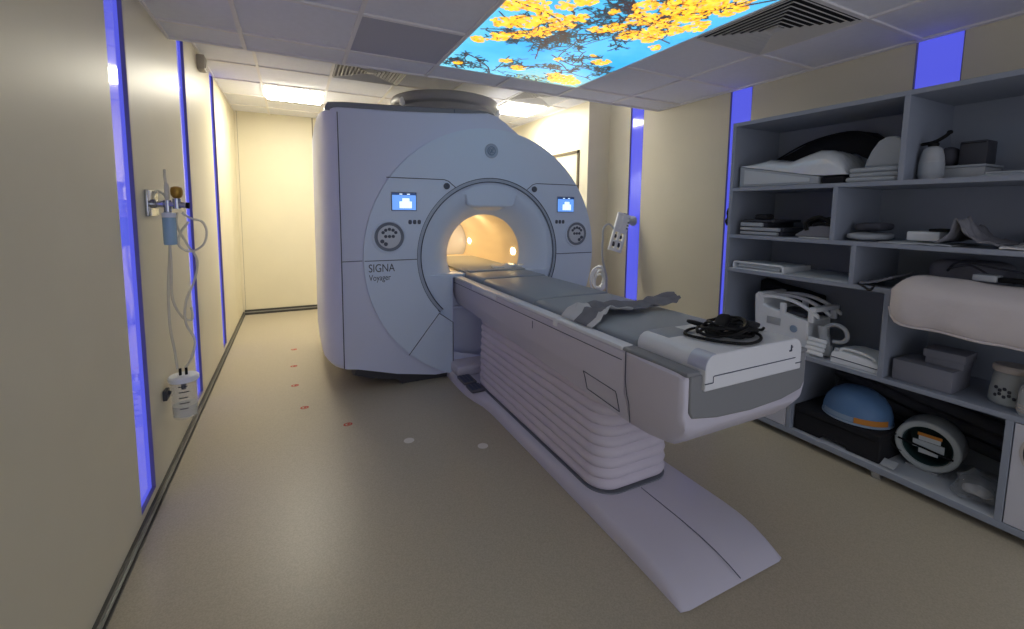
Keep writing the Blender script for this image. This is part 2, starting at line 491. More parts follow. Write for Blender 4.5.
# back-lit ceiling picture: sky with yellow blossom branches, painted as a printed colour layer
def mural():
    x0, x1, y0, y1 = MUR
    nx, ny = 230, 350
    rnd = random.Random(4)
    W, H = x1 - x0, y1 - y0
    # branches in ceiling coordinates
    br = []
    def limb(p, ang, ln, w, depth):
        q = p; pts = [p]
        for i in range(7):
            ang += rnd.uniform(-.30, .30)
            q = (q[0] + math.cos(ang) * ln / 7, q[1] + math.sin(ang) * ln / 7)
            pts.append(q)
            if depth > 0 and rnd.random() < .45:
                limb(q, ang + rnd.choice((-1, 1)) * rnd.uniform(.5, 1.1), ln * rnd.uniform(.35, .6), w * .6, depth - 1)
        br.append((pts, w))
    limb((2.18, 1.45), 2.35, .62, .011, 3); limb((2.15, 2.1), 3.6, .62, .008, 3)
    limb((1.0, 2.05), .3, .5, .008, 3); limb((1.02, 2.45), -.3, .45, .008, 3); limb((1.02, 2.2), .7, .55, .007, 2)
    limb((1.39, 3.17), -2.0, .45, .009, 3); limb((1.39, 3.12), -1.2, .35, .007, 2)
    limb((2.18, 2.75), 2.9, .6, .008, 3); limb((2.18, 2.95), 3.4, .55, .007, 3); limb((1.25, 3.1), .1, .6, .005, 2); limb((2.1, 1.4), 1.9, .6, .010, 3)
    dark = [[0.] * (ny + 1) for _ in range(nx + 1)]
    def stamp(a, x, y, r, v=1.):
        i0, i1 = int((x - r - x0) / W * nx), int((x + r - x0) / W * nx) + 1
        j0, j1 = int((y - r - y0) / H * ny), int((y + r - y0) / H * ny) + 1
        for i in range(max(0, i0), min(nx, i1) + 1):
            for j in range(max(0, j0), min(ny, j1) + 1):
                d = math.hypot(x0 + W * i / nx - x, y0 + H * j / ny - y) / r
                if d < 1: a[i][j] = max(a[i][j], v * (1 - d * d * .5))
    leaf = [[0.] * (ny + 1) for _ in range(nx + 1)]
    for pts, w in br:
        for a, b in zip(pts, pts[1:]):
            n = max(2, int(math.hypot(b[0] - a[0], b[1] - a[1]) / .004))
            for k in range(n):
                t = k / n
                stamp(dark, a[0] + (b[0] - a[0]) * t, a[1] + (b[1] - a[1]) * t, max(.0048, w * .8))
        if w < .0045:
            for k in range(5):
                p = pts[rnd.randrange(len(pts))]
                a = rnd.uniform(0, 6.28)
                for s in range(7):
                    stamp(leaf, p[0] + math.cos(a) * s * .006, p[1] + math.sin(a) * s * .006, .006)
    bl = [[0.] * (ny + 1) for _ in range(nx + 1)]
    cl = [(1.07, 2.59, .05), (1.16, 2.50, .06), (1.26, 2.42, .06), (1.35, 2.33, .065), (1.42, 2.20, .065), (1.43, 2.08, .06), (1.10, 2.30, .07), (1.20, 2.25, .08), (1.28, 2.14, .07), (1.05, 2.10, .06), (1.16, 2.05, .07), (1.30, 1.98, .05), (1.36, 1.88, .06), (1.22, 1.85, .07), (1.05, 1.9, .06),
          (1.63, 2.13, .055), (1.70, 2.08, .06), (1.57, 1.92, .03), (1.66, 1.80, .06), (1.75, 1.92, .08), (1.84, 2.13, .07), (1.92, 2.05, .08), (2.0, 2.1, .06), (1.88, 1.88, .09), (1.95, 1.75, .09), (1.80, 1.72, .08), (1.93, 1.62, .09), (2.08, 1.62, .07), (2.10, 1.85, .07), (2.04, 1.48, .07), (1.80, 1.55, .08), (2.02, 1.96, .06),
          (1.53, 2.96, .05), (1.38, 2.86, .04), (1.10, 3.06, .03), (1.86, 2.50, .02), (1.99, 2.58, .06), (1.70, 2.67, .03), (1.95, 3.03, .10), (2.08, 3.08, .07), (1.85, 2.98, .05), (2.12, 2.2, .04)]
    for cx, cy, r in cl:
        for k in range(int(44 * (r / .06) ** 2)):
            a = rnd.uniform(0, 6.28); d = r * math.sqrt(rnd.random()) * 1.05
            stamp(bl, cx + math.cos(a) * d, cy + math.sin(a) * d, rnd.uniform(.010, .019), rnd.uniform(.55, 1))
    me = bpy.data.meshes.new('picture_panel')
    z = ZC + .004
    vs = [(x0 + W * i / nx, y0 + H * j / ny, z) for i in range(nx + 1) for j in range(ny + 1)]
    S = ny + 1
    fs = [(i * S + j, i * S + j + 1, (i + 1) * S + j + 1, (i + 1) * S + j) for i in range(nx) for j in range(ny)]
    cx, cy = (x0 + x1) / 2, (y0 + y1) / 2
    cols = []
    for i in range(nx + 1):
        for j in range(ny + 1):
            x, y = x0 + W * i / nx, y0 + H * j / ny
            p = Vector((x * 3, y * 3, 1.3))
            f = .5 + .5 * noise.fractal(p, 1., 2., 4)
            edge = max(0., min(1., (y - 2.75) / .4)) * .6 + max(0, (1.25 - x) / .3) * .35
            c = Vector((.012, .25, .50)).lerp(Vector((.13, .42, .56)), max(0, min(1, f * .55 + edge)))
            g = noise.noise(Vector((x * 40, y * 40, 3)))
            lw = noise.noise(Vector((x * 7, y * 7, 9)))
            if y > 2.9 and x > 1.6:
                c = c.lerp(Vector((.26, .30, .08)), max(0, min(.85, (.35 + g * .9) * (y - 2.85) * 4)))
            if leaf[i][j] > 0: c = c.lerp(Vector((.008, .035, .05)), min(1, leaf[i][j] * 1.1))
            if bl[i][j] > 0:
                h = .5 + .5 * noise.noise(Vector((x * 60, y * 60, 0)))
                h2 = .5 + .5 * noise.noise(Vector((x * 22, y * 22, 5)))
                k = Vector((.80, .42, .010)).lerp(Vector((.55, .13, .006)), max(0, min(1, h * 2.2 - .75))).lerp(Vector((.85, .60, .05)), max(0, min(1, h2 * 1.6 - .6)))
                k *= .75 + .35 * bl[i][j]
                c = c.lerp(k, min(1, bl[i][j] * 1.6))
            if dark[i][j] > 0 and not (bl[i][j] > .55 and g > -.05): c = c.lerp(Vector((.035, .016, .012)), min(1, dark[i][j] * 1.15))
            cols.append((c.x, c.y, c.z, 1))
    me.from_pydata([(a - cx, b - cy, 0) for a, b, _ in vs], [], fs)
    at = me.color_attributes.new('print', 'FLOAT_COLOR', 'POINT')
    at.data.foreach_set('color', [q for c in cols for q in c])
    m = bpy.data.materials.new('backlit_print'); m.use_nodes = True
    nt = m.node_tree; b = nt.nodes['Principled BSDF']
    a = nt.nodes.new('ShaderNodeVertexColor'); a.layer_name = 'print'
    nt.links.new(a.outputs['Color'], b.inputs['Base Color']); nt.links.new(a.outputs['Color'], b.inputs['Emission Color'])
    b.inputs['Emission Strength'].default_value = MURAL_STR; b.inputs['Roughness'].default_value = .35
    me.materials.append(m)
    t = thing('backlit_picture', 'backlit ceiling picture of yellow blossom branches against a blue sky', 'ceiling light panel', (cx, cy, z))
    o = bpy.data.objects.new('printed_diffuser', me); C.objects.link(o); o.parent = t
    bm = B()
    box(bm, (x0 - .010, x1 + .010), (y0 - .010, y1 + .010), (z + .002, z + .0075))
    obj('light_tray', bm, 'lampframe', t, smooth=False)
MURAL_STR = 1.8
mural()

t = thing('wall_sensor', 'small grey box high on the left wall under the ceiling', 'wall box', (XL + .03, 4.53, 2.64))
bm = B(); box(bm, (XL, XL + .055), (4.47, 4.59), (2.64, 2.76), bev=.006); obj('housing', bm, 'sensor', t)
bm = B(); box(bm, (XL + .055, XL + .062), (4.49, 4.57), (2.66, 2.74), bev=.003); obj('cover', bm, 'sensor', t)

# floor stickers
def sticker(x, y, kind, label):
    bm = B()
    if kind == 'red':
        pr = []
        n = 28
        secs = [[(x + r * math.cos(2 * math.pi * k / n), y + r * .82 * math.sin(2 * math.pi * k / n), zz) for k in range(n)] for r, zz in ((.030, .0005), (.030, .0012), (.019, .0012), (.019, .0005))]
        loft(bm, secs, False, False)
        n = 20
        loft(bm, [[(x + .004 + r * math.cos(2 * math.pi * k / n), y + r * math.sin(2 * math.pi * k / n), zz) for k in range(n)] for r, zz in ((.010, .0005), (.010, .0012))])
    else:
        n = 26
        loft(bm, [[(x + r * math.cos(2 * math.pi * k / n), y + r * math.sin(2 * math.pi * k / n), zz) for k in range(n)] for r, zz in ((.033, .0004), (.033, .0012), (.030, .0014))])
    tag(obj('floor_sticker', bm, 'red' if kind == 'red' else 'wsticker', smooth=False), label, 'floor sticker', 'round floor stickers in a curved line')
for x, y, k, l in [(-.038, 5.06, 'red', 'red ring floor sticker farthest back beside the scanner'), (-.04, 4.51, 'red', 'red ring floor sticker second from the back beside the scanner'), (-.033, 4.0, 'red', 'red ring floor sticker in the middle of the five red ones'),
                   (.03, 3.51, 'red', 'red ring floor sticker level with the scanner front'), (.296, 3.10, 'red', 'red ring floor sticker nearest the white ones, in the scanner shadow'), (.63, 2.706, 'w', 'white round floor sticker nearest the red ones'), (1.04, 2.44, 'w', 'white round floor sticker beside the patient table base')]:
    sticker(x, y, k, l)
# ------------------------------------------------------------------ the scanner
GX, GZ = 1.612, 1.10
scn = thing('mri_scanner', 'large white scanner with round bore, small blue screens and top greyed as in shade', 'MRI scanner', (GX, 4.4, 0))
def arc(cx, cz, r, a0, a1, n): return [(cx + r * math.cos(R(a0 + (a1 - a0) * i / n)), cz + r * math.sin(R(a0 + (a1 - a0) * i / n))) for i in range(n + 1)]
def outline(xl, ins=0.):
    # xz outline of the enclosure, clockwise from lower left; xl = left limit
    top = [(xl, .25), (xl, .8), (xl, 1.5), (xl, 2.22), (xl + .006, 2.263), (xl + .03, 2.276), (.75, 2.292), (1.0, 2.308), (1.35, 2.335), (1.58, 2.36), (1.66, 2.345), (1.75, 2.295), (1.93, 2.172)]
    top = [(x, z - ins if z > 1.6 else z) for x, z in top]
    ar = arc(GX, GZ, 1.135 - ins, 70.5, -64, 40)
    low = [(1.90, .05), (1.08, .05), (.75, .11), (xl + .12, .195), (xl + .03, .21)]
    return top + ar + low
secs = []
for y, xl, ins in ((3.60, .325, .012), (3.606, .314, .006), (3.62, .304, .001), (3.66, .274, 0), (3.72, .243, 0), (3.80, .220, 0), (3.92, .205, 0), (4.1, .198, 0), (4.6, .198, 0), (5.2, .21, 0), (5.26, .23, .02)):
    secs.append([(x, y, z) for x, z in outline(xl, ins)])
bm = B()
loft(bm, secs, False, True)
# front face with the round opening
o2 = outline(.325, .012)
n = 96
v0 = [bm.verts.new((x, 3.60, z)) for x, z in o2]
v1 = [bm.verts.new((GX + .93 * math.cos(2 * math.pi * k / n), 3.60, GZ + .93 * math.sin(2 * math.pi * k / n))) for k in range(n)]
es = [bm.edges.new((v0[i], v0[(i + 1) % len(v0)])) for i in range(len(v0))] + [bm.edges.new((v1[i], v1[(i + 1) % n])) for i in range(n)]
bmesh.ops.triangle_fill(bm, use_beauty=True, edges=es)
bmesh.ops.remove_doubles(bm, verts=bm.verts[:], dist=.0002)
obj('enclosure', bm, 'gantryside', scn, angle=30)
# seam between the front cover and the side cover
bm = B()
tube(bm, [(.326, 3.602, 2.235), (.328, 3.600, 1.9), (.330, 3.600, 1.2), (.330, 3.600, .22)], .004, 6)
tube(bm, [(.331, 3.598, 1.085), (.42, 3.598, 1.086), (.485, 3.598, 1.086)], .003, 6)
tag(obj('cover_seam', bm, 'seam', scn))
# disc cover
bm = B()
RR = .69
pts = arc(GX, GZ, 1.12, 250.5, -70.5, 110)
right = [(GX + .373, .03), (GX + .373, .515), (GX + .497, .606)]
left = [(GX - .497, .606), (GX - .373, .515), (GX - .373, .03)]
pts = pts + right + arc(GX, GZ, RR, -45, 225, 80)[1:-1] + left
prism(bm, pts, 3.572, 3.63)
obj('disc_cover', bm, 'gantry', scn, bevel=.012, bseg=3)
# ring
bm = B()
def band(bm, r0, r1, y0, y1, a0, a1, n, mi=0):
    rows = []
    for i in range(n + 1):
        a = R(a0 + (a1 - a0) * i / n)
        rows.append([(GX + r * math.cos(a), y, GZ + r * math.sin(a)) for r, y in ((r0, y0), (r1, y0), (r1, y1), (r0, y1))])
    loft(bm, rows, True, True, True, mi)
band(bm, .650, .688, 3.580, 3.64, -45, 225, 90)
obj('bore_ring', bm, 'ring', scn, bevel=.004)
bm = B()
for r in (.689, .6545):
    tube(bm, [(GX + r * math.cos(R(a)), 3.577, GZ + r * math.sin(R(a))) for a in [-45 + 270 * i / 90 for i in range(91)]], .0045, 6)
for s in (-1, 1):
    def X(x): return x if s < 0 else 2 * GX - x
    def ln(p, r=.0034): tube(bm, [(X(x), 3.5712, z) for x, z in p], r, 6)
    ln([(.500, 1.086), (.92, 1.086)]); ln([(.680, 1.757), (1.16, 1.757), (1.20, 1.745), (1.262, 1.695)])
    ln([(1.113, .606), (.845, .267)]); ln([(1.113, .606), (1.238, .513), (1.239, .05)])
tag(obj('seam_lines', bm, 'seam', scn))
# funnel into the bore
BX, BZ, BR = 1.622, 1.092, .372
LEDGE = .938
bm = B()
def cl(z, lo): return max(z, lo)
def AA(cz, r): return math.degrees(math.asin((cz - LEDGE + .004) / r))
secs = []
for t in [i / 10 for i in range(11)]:
    r = .652 + (BR - .652) * (t ** .8); y = 3.592 + .19 * (t ** 1.7)
    cx, cz = GX + (BX - GX) * t, GZ + (BZ - GZ) * t
    secs.append([(cx + r * math.cos(R(a)), y, cz + r * math.sin(R(a))) for a in [-AA(cz, r) + (180 + 2 * AA(cz, r)) * k / 80 for k in range(81)]])
loft(bm, secs, False, False, False)
obj('bore_funnel', bm, 'gantry', scn, angle=60)
bm = B()
box(bm, (GX - .635, GX + .635), (3.60, 3.80), (LEDGE - .03, LEDGE), bev=.004)
obj('bore_ledge', bm, 'gantry', scn)
# plain lower faces inside the ring, and the dock panel between them
bm = B()
a0 = 194.3
lo = arc(GX, GZ, .652, a0, 221, 12)
pl = lo + [(GX - .505, .612), (GX - .374, .508), (GX - .374, LEDGE - .002)]
prism(bm, pl, 3.595, 3.72)
obj('lower_face', bm, 'gantry', scn, bevel=.006)
bm = B()
prism(bm, [(2 * GX - x, z) for x, z in pl], 3.595, 3.72)
obj('lower_face', bm, 'gantry', scn, bevel=.006)
bm = B()
box(bm, (GX - .374, GX + .374), (3.70, 3.80), (.03, LEDGE - .03), bev=.006)
for s in (-1, 1):
    box(bm, (GX + s * .374 - .012, GX + s * .374 + .012), (3.60, 3.72), (.02, LEDGE - .03), bev=.004)
box(bm, (GX - .36, GX + .36), (3.66, 3.72), (.60, .63), bev=.004)
obj('dock_panel', bm, 'gantryside', scn)
# bore tube
bm = B()
secs = []
for y in (3.780, 3.80, 4.1, 4.5, 4.9, 5.25):
    secs.append([(BX + BR * math.cos(R(a)), y, cl(BZ + BR * math.sin(R(a)), LEDGE)) for a in [-90 + 360 * k / 72 for k in range(72)]])
loft(bm, secs, False, False)
obj('bore_liner', bm, 'bore', scn, angle=60)
for a, y in ((0, 3.90), (4, 5.12)):  # glowing ovals stand in for a lamp strip's reflection on the liner
    bm = B()
    px, pz = BX + (BR - .006) * math.cos(R(a)), BZ + (BR - .006) * math.sin(R(a))
    soft(bm, (px, y, pz), (.007, .05, .035), 1., n=16)
    obj('bore_glint', bm, 'boreglint', scn)
# brow over the bore
bm = B()
secs = []
for y, w0, w1, z0 in ((3.585, .262, .215, 1.545), (3.60, .275, .225, 1.532), (3.66, .27, .21, 1.535), (3.72, .20, .16, 1.50)):
    zt = 1.705
    secs.append([(GX - w0 - .03, y + .012, zt - .055), (GX - w0 + .02, y, zt - .07), (GX - w1 - .01, y, z0 + .018), (GX - w1 + .025, y, z0), (GX + w1 - .025, y, z0), (GX + w1 + .01, y, z0 + .018), (GX + w0 - .02, y, zt - .07), (GX + w0 + .03, y + .012, zt - .055), (GX + .17, y, zt + .01), (GX, y, zt + .028), (GX - .17, y, zt + .01)])
loft(bm, secs)
obj('bore_brow', bm, 'gantry', scn, angle=40)
# top cap and turret
bm = B()
cp = [(.245, 2.262), (.245, 2.285), (.265, 2.318), (.39, 2.332), (.75, 2.348), (1.0, 2.362), (1.35, 2.385), (1.58, 2.392), (1.66, 2.375), (1.70, 2.31), (1.62, 2.25)]
secs = []
for y, ins in ((3.66, .01), (3.675, 0), (5.1, 0), (5.14, .012)):
    secs.append([(x, y, z - ins) for x, z in cp])
loft(bm, secs)
box(bm, (1.28, 1.285), (3.655, 3.67), (2.332, 2.37), 1)
obj('top_cap', bm, ['cap', 'seam'], scn)
bm = B()
lathe(bm, [(.51, 2.25), (.51, 2.515), (.525, 2.525), (.548, 2.53), (.558, 2.545), (.558, 2.600), (.548, 2.615), (.51, 2.624), (.42, 2.626)], 56, Matrix.Translation((1.475, 4.5, 0)))
obj('turret', bm, 'turret', scn)
for a in (-155, -25):
    bm = B()
    px, py = 1.475 + .555 * math.cos(R(a)), 4.5 + .555 * math.sin(R(a))
    lathe(bm, [(.014, 2.30), (.014, 2.50), (.026, 2.50), (.026, 2.55), (.012, 2.57)], 12, Matrix.Translation((px, py, 0)))
    obj('turret_bolt', bm, 'white', scn)
# plinth
bm = B()
prism(bm, [(.44, .20), (.95, .10), (1.08, .055), (2.2, .055), (2.2, 0), (.80, 0), (.76, .045), (.60, .075), (.40, .14)], 3.64, 5.1)
obj('plinth', bm, 'plinth', scn)
# screens, pads, keys and knobs
for s, (sx0, sx1), (px, pr), kx, nx in ((-1, (.722, .915), (.695, .120), .905, 1.182), (1, (2.303, 2.487), (2.530, .116), 2.335, 2.040)):
    bm = B(); box(bm, (sx0 - .008, sx1 + .008), (3.566, 3.574), (1.490, 1.642), bev=.004); sb = obj('screen_bezel', bm, 'padring', scn)
    bm = B(); box(bm, (sx0, sx1), (3.5635, 3.567), (1.497, 1.634), 0)
    box(bm, (sx0, sx1), (3.5625, 3.565), (1.618, 1.634), 2)
    w = sx1 - sx0
    box(bm, (sx0 + w * .30, sx0 + w * .82), (3.5625, 3.565), (1.512, 1.566), 1); box(bm, (sx0 + w * .42, sx0 + w * .72), (3.5625, 3.565), (1.566, 1.592), 1)
    for q in (.30, .62): box(bm, (sx0 + w * q, sx0 + w * (q + .12)), (3.562, 3.565), (1.622, 1.629), 1)
    obj('screen', bm, ['screen', 'screenw', 'screend'], scn, smooth=False)
    Mx = Matrix.Translation((px, 3.572, 1.278)) @ Matrix.Rotation(R(90), 4, 'X')
    bm = B(); lathe(bm, [(pr + .018, -.004), (pr + .016, .008), (pr + .004, .012), (pr, .010), (pr - .012, .001), (pr - .028, 0)], 48, Mx); obj('pad_rim', bm, 'gantry', scn)
    bm = B(); lathe(bm, [(pr, .004), (pr - .004, .013), (pr - .022, .006), (pr - .026, .0055)], 48, Mx); pad = obj('control_pad', bm, 'padring', scn)
    bm = B(); lathe(bm, [(pr - .026, .003), (pr - .028, .010), (pr - .032, .011)], 40, Mx); obj('pad_face', bm, 'padface', pad)
    bm = B()
    for a in ((35, 62, 90, 118, 145) if s < 0 else (145, 118, 90, 62, 35)):
        lathe(bm, [(.013, .008), (.013, .016), (.010, .017)], 14, Mx @ Matrix.Translation((.062 * math.cos(R(a)), .062 * math.sin(R(a)), 0)))
    for dx in (-.03, 0, .03): lathe(bm, [(.013, .008), (.013, .016), (.010, .017)], 14, Mx @ Matrix.Translation((dx, .004, 0)))
    for dx, dy in ((-.058, -.035), (-.03, -.058)) if s < 0 else ((.058, -.035), (.03, -.058)):
        lathe(bm, [(.016, .008), (.016, .016), (.012, .017)], 14, Mx @ Matrix.Translation((dx, dy, 0)))
    obj('pad_buttons', bm, 'btn', pad)
    bm = B()
    for dx in (-.038, 0, .038): soft(bm, (kx + dx, 3.572, 1.398), (.015, .005, .019), .7, n=14)
    obj('keys', bm, 'btn', scn)
    bm = B(); lathe(bm, [(.027, 0), (.027, .010), (.018, .014), (.010, .010)], 20, Matrix.Translation((nx, 3.572, 1.703)) @ Matrix.Rotation(R(90), 4, 'X')); obj('call_button', bm, 'btn', scn)
# round maker's emblem
Mx = Matrix.Translation((1.598, 3.572, 2.027)) @ Matrix.Rotation(R(90), 4, 'X')
bm = B(); lathe(bm, [(.064, 0), (.064, .005), (.060, .008), (.052, .004), (.050, .003)], 40, Mx); em = obj('emblem', bm, 'ring', scn)
bm = B()
tube(bm, [Mx @ Vector((.036 * math.cos(R(a)), .036 * math.sin(R(a)), .006)) for a in range(0, 360, 15)], .0032, 6, True)
tube(bm, [Mx @ Vector(p) for p in spl([(-.004, .012, .006), (-.016, .018, .006), (-.022, .004, .006), (-.012, -.012, .006), (0, -.004, .006), (-.002, .010, .006), (-.006, -.018, .006), (-.018, -.020, .006)], 5)], .0024, 6)
tube(bm, [Mx @ Vector(p) for p in spl([(.022, .012, .006), (.012, .020, .006), (.004, .010, .006), (.012, .002, .006), (.004, -.010, .006), (.012, -.018, .006), (.024, -.010, .006)], 5)], .0024, 6)
obj('emblem_monogram', bm, 'emblem', em)
obj('lettering', text_mesh('SIGNA', .092, .530, 3.5708, .995, .206), 'text', scn, smooth=False)
obj('lettering', text_mesh('Voyager', .070, .530, 3.5708, .925, .172), 'text', scn, smooth=False)

# ------------------------------------------------------------------ patient table
tb = thing('patient_table', 'long white patient table with grey mat, bellows pedestal and flat base', 'patient table', (1.62, 2.2, 0))
TX, TW = 1.64, .375
def tsec(y, zb, zc, w=TW, top=.905, inx=.075, r=.012):
    L, Rr = TX - w, TX + w
    return [(L, y, zc), (L, y, top - r), (L + r, y, top), (Rr - r, y, top), (Rr, y, top - r), (Rr, y, zc), (Rr - .012, y, zc - .03), (Rr - inx + .01, y, zb + .018), (Rr - inx - .03, y, zb), (L + inx + .03, y, zb), (L + inx - .01, y, zb + .018), (L + .012, y, zc - .03)]
bm = B()
loft(bm, [tsec(3.685, .652, .772, .365, inx=.05), tsec(3.66, .650, .772, inx=.05), tsec(2.6, .602, .745, inx=.05), tsec(1.42, .555, .715, inx=.05), tsec(1.412, .555, .715, TW - .003, inx=.05)])
obj('table_body', bm, 'table', tb, angle=40)
bm = B()
loft(bm, [tsec(1.408, .554, .715, TW - .003, inx=.05), tsec(1.402, .554, .715, inx=.05), tsec(1.30, .553, .712, TW + .003, inx=.06), tsec(1.21, .560, .71, TW + .006, inx=.075), tsec(1.155, .600, .715, TW + .006, inx=.075), tsec(1.118, .640, .73, TW + .004, inx=.05), tsec(1.095, .672, .74, TW, inx=.03, r=.02), tsec(1.088, .690, .75, TW - .008, inx=.025, r=.03)])
obj('end_cap', bm, 'table', tb, angle=40)
# side rails: light strip along the top, line below it, small latch and access panel
for s in (-1, 1):
    bm = B()
    x = TX + s * TW
    def q(a, b): return (min(x + s * a, x + s * b), max(x + s * a, x + s * b))
    box(bm, q(-.066, .002), (1.43, 3.66), (.900, .918), bev=.005)
    box(bm, q(-.03, .006), (2.75, 3.2), (.872, .912), bev=.004)
    box(bm, q(-.03, .006), (1.95, 1.99), (.875, .922), bev=.006)
    obj('side_rail', bm, 'rail', tb)
bm = B()
xl = TX - TW - .0005
def skx(y, z):
    k = max(0, min(1, (y - 1.42) / 1.18)); zb, zc = .555 + .047 * k, .715 + .030 * k
    L = TX - TW - .001
    if z >= zc: return L
    if z >= zc - .03: return L + .012 * (zc - z) / .03
    return L + .012 + .028 * min(1, (zc - .03 - z) / (zc - .03 - zb - .018))
def onskin(pts, r=.0022):
    out = []
    for a, b in zip(pts, pts[1:]):
        for i in range(6):
            t = i / 6; y, z = a[0] + (b[0] - a[0]) * t, a[1] + (b[1] - a[1]) * t; out.append((skx(y, z), y, z))
    out.append((skx(*pts[-1]), *pts[-1])); tube(bm, out, r, 6)
def quadline(pts, r=.0022): tube(bm, pts, r, 6)
quadline([(xl, 1.43, .858), (xl, 2.6, .860), (xl, 3.65, .862)])
onskin([(1.405, .902), (1.402, .78), (1.390, .715), (1.392, .67), (1.407, .575)])
onskin([(1.71, .712), (1.47, .698), (1.47, .598), (1.71, .615), (1.71, .712)])
quadline([(xl, 2.22, .845), (xl, 2.22, .80)])
obj('seam_lines', bm, 'seam', tb)
# grey end panel with its rounded lower edge
bm = B()
pp = [(TX - .355, .900), (TX - .352, .76), (TX - .335, .735), (TX - .20, .714), (TX, .704), (TX + .20, .712), (TX + .335, .735), (TX + .355, .765), (TX + .355, .900)]
prism(bm, pp, 1.0795, 1.1)
obj('end_panel', bm, 'tgrey', tb, bevel=.006)
for s in (-1, 1):
    bm = B()
    x = TX + s * .335
    box(bm, (x - .036, x + .036), (1.082, 1.44), (.896, .914), bev=.008, seg=3)
    obj('grey_trim', bm, 'tgrey', tb)
# connector housing on the end
bm = B()
hx0, hx1 = 1.345, 1.935
prof = [(hx0, .838), (hx0, .925)] + [(hx0 + .05 - .05 * math.cos(R(a)), .925 + .05 * math.sin(R(a))) for a in (20, 45, 70, 90)] + [(hx1 - .05 + .05 * math.sin(R(a)), .925 + .05 * math.cos(R(a))) for a in (0, 20, 45, 70)] + [(hx1, .925), (hx1, .838)]
prism(bm, prof, 1.066, 1.425)
hs = obj('connector_housing', bm, 'box', tb, bevel=.005)
bm = B()
tube(bm, [(hx0 + .045, 1.0655, .893), (hx1 - .045, 1.0655, .893)], .0022, 6)
tube(bm, [(hx0 - .001, 1.0655, .868), (hx0 + .04, 1.0655, .868)], .0022, 6); tube(bm, [(hx0 + .042, 1.0655, .868), (hx0 + .042, 1.0655, .893)], .0018, 6)
tube(bm, [(hx1 - .04, 1.0655, .868), (hx1 + .001, 1.0655, .868)], .0022, 6)
obj('housing_seam', bm, 'seam', hs)
bm = B(); box(bm, (1.855, 1.861), (1.063, 1.067), (.925, .952)); box(bm, (1.846, 1.858), (1.063, 1.067), (.925, .931)); box(bm, (1.861, 1.866), (1.063, 1.067), (.940, .946)); obj('patient_symbol', bm, 'text', hs, smooth=False)
bm = B()
secs = []
for y in (1.068, 1.15):
    secs.append([(hx0 + .05 - .0515 * math.cos(R(a)), y, .925 + .0515 * math.sin(R(a))) for a in range(-5, 96, 10)] + [(hx0 + .05 - .049 * math.cos(R(a)), y, .925 + .049 * math.sin(R(a))) for a in range(95, -6, -10)])
loft(bm, secs)
obj('corner_guard', bm, 'guard', hs)
bm = B(); box(bm, (1.40, 1.56), (1.30, 1.427), (.972, .9765), bev=.002); obj('recess_plate', bm, 'mattress', hs)
# mat sections
def matsec(y0, y1, z0=.906, z1=.950, x0=1.348, x1=1.945):
    bm = B()
    secs = []
    for y, d in ((y0 + .001, .010), (y0 + .006, .003), (y0 + .014, 0), (y1 - .014, 0), (y1 - .006, .003), (y1 - .001, .010)):
        secs.append([(x0 + d, y, z0), (x0 - .002 + d, y, z0 + .02), (x0 + d + .008, y, z1 - .008 - d * .5), (x0 + .025, y, z1 - d * .6), ((x0 + x1) / 2, y, z1 + .003 - d * .6), (x1 - .025, y, z1 - d * .6), (x1 - d - .008, y, z1 - .008 - d * .5), (x1 + .002 - d, y, z0 + .02), (x1 - d, y, z0)])
    loft(bm, secs)
    return obj('mat_section', bm, 'mattress', tb, angle=50)
matsec(1.43, 2.34, z1=.944); matsec(2.34, 3.175); 
m3 = matsec(3.175, 3.60, z1=.958)
bm = B(); box(bm, (1.36, 1.93), (3.60, 4.9), (.940, .958), bev=.006); box(bm, (1.37, 1.92), (3.52, 3.60), (.953, .972), bev=.008)
tag(obj('bore_pad', bm, 'foam', tb), 'thin pale pad running into the bore')
bm = B()
soft(bm, (1.80, 3.68, .973), (.17, .06, .022), 1., .03, 16, 3, 30)
tag(obj('pad_wrap', bm, 'plastic', tb), 'crumpled clear wrap on the pad')
# bellows pedestal
bm = B()
def rrect(x0, x1, y0, y1, r, z, n=8):
    out = []
    for cx, cy, a0 in ((x1 - r, y1 - r, 0), (x0 + r, y1 - r, 90), (x0 + r, y0 + r, 180), (x1 - r, y0 + r, 270)):
        for i in range(n + 1):
            a = R(a0 + 90 * i / n); out.append((cx + r * math.cos(a), cy + r * math.sin(a), z))
    return out
secs = []
nf = 11; z0, z1 = .085, .70
for i in range(nf):
    for t in (0, .18, .5, .82):
        z = z0 + (z1 - z0) * (i + t) / nf
        d = .018 * (1 - (math.sin(math.pi * t)) ** .7)
        k = (i + t) / nf
        x0, x1 = 1.318 + d + .012 * k, 1.835 - d - .01 * k
        secs.append(rrect(x0, x1, 1.615 + d + .01 * k, 3.27 - d, .13 - d, z))
loft(bm, secs)
obj('bellows', bm, 'bellows', tb, angle=70)
bm = B(); loft(bm, [rrect(1.322, 1.831, 1.611, 3.28, .135, z) for z in (.066, .072, .078, .0782)]); obj('bellows_rim', bm, 'cap', tb)
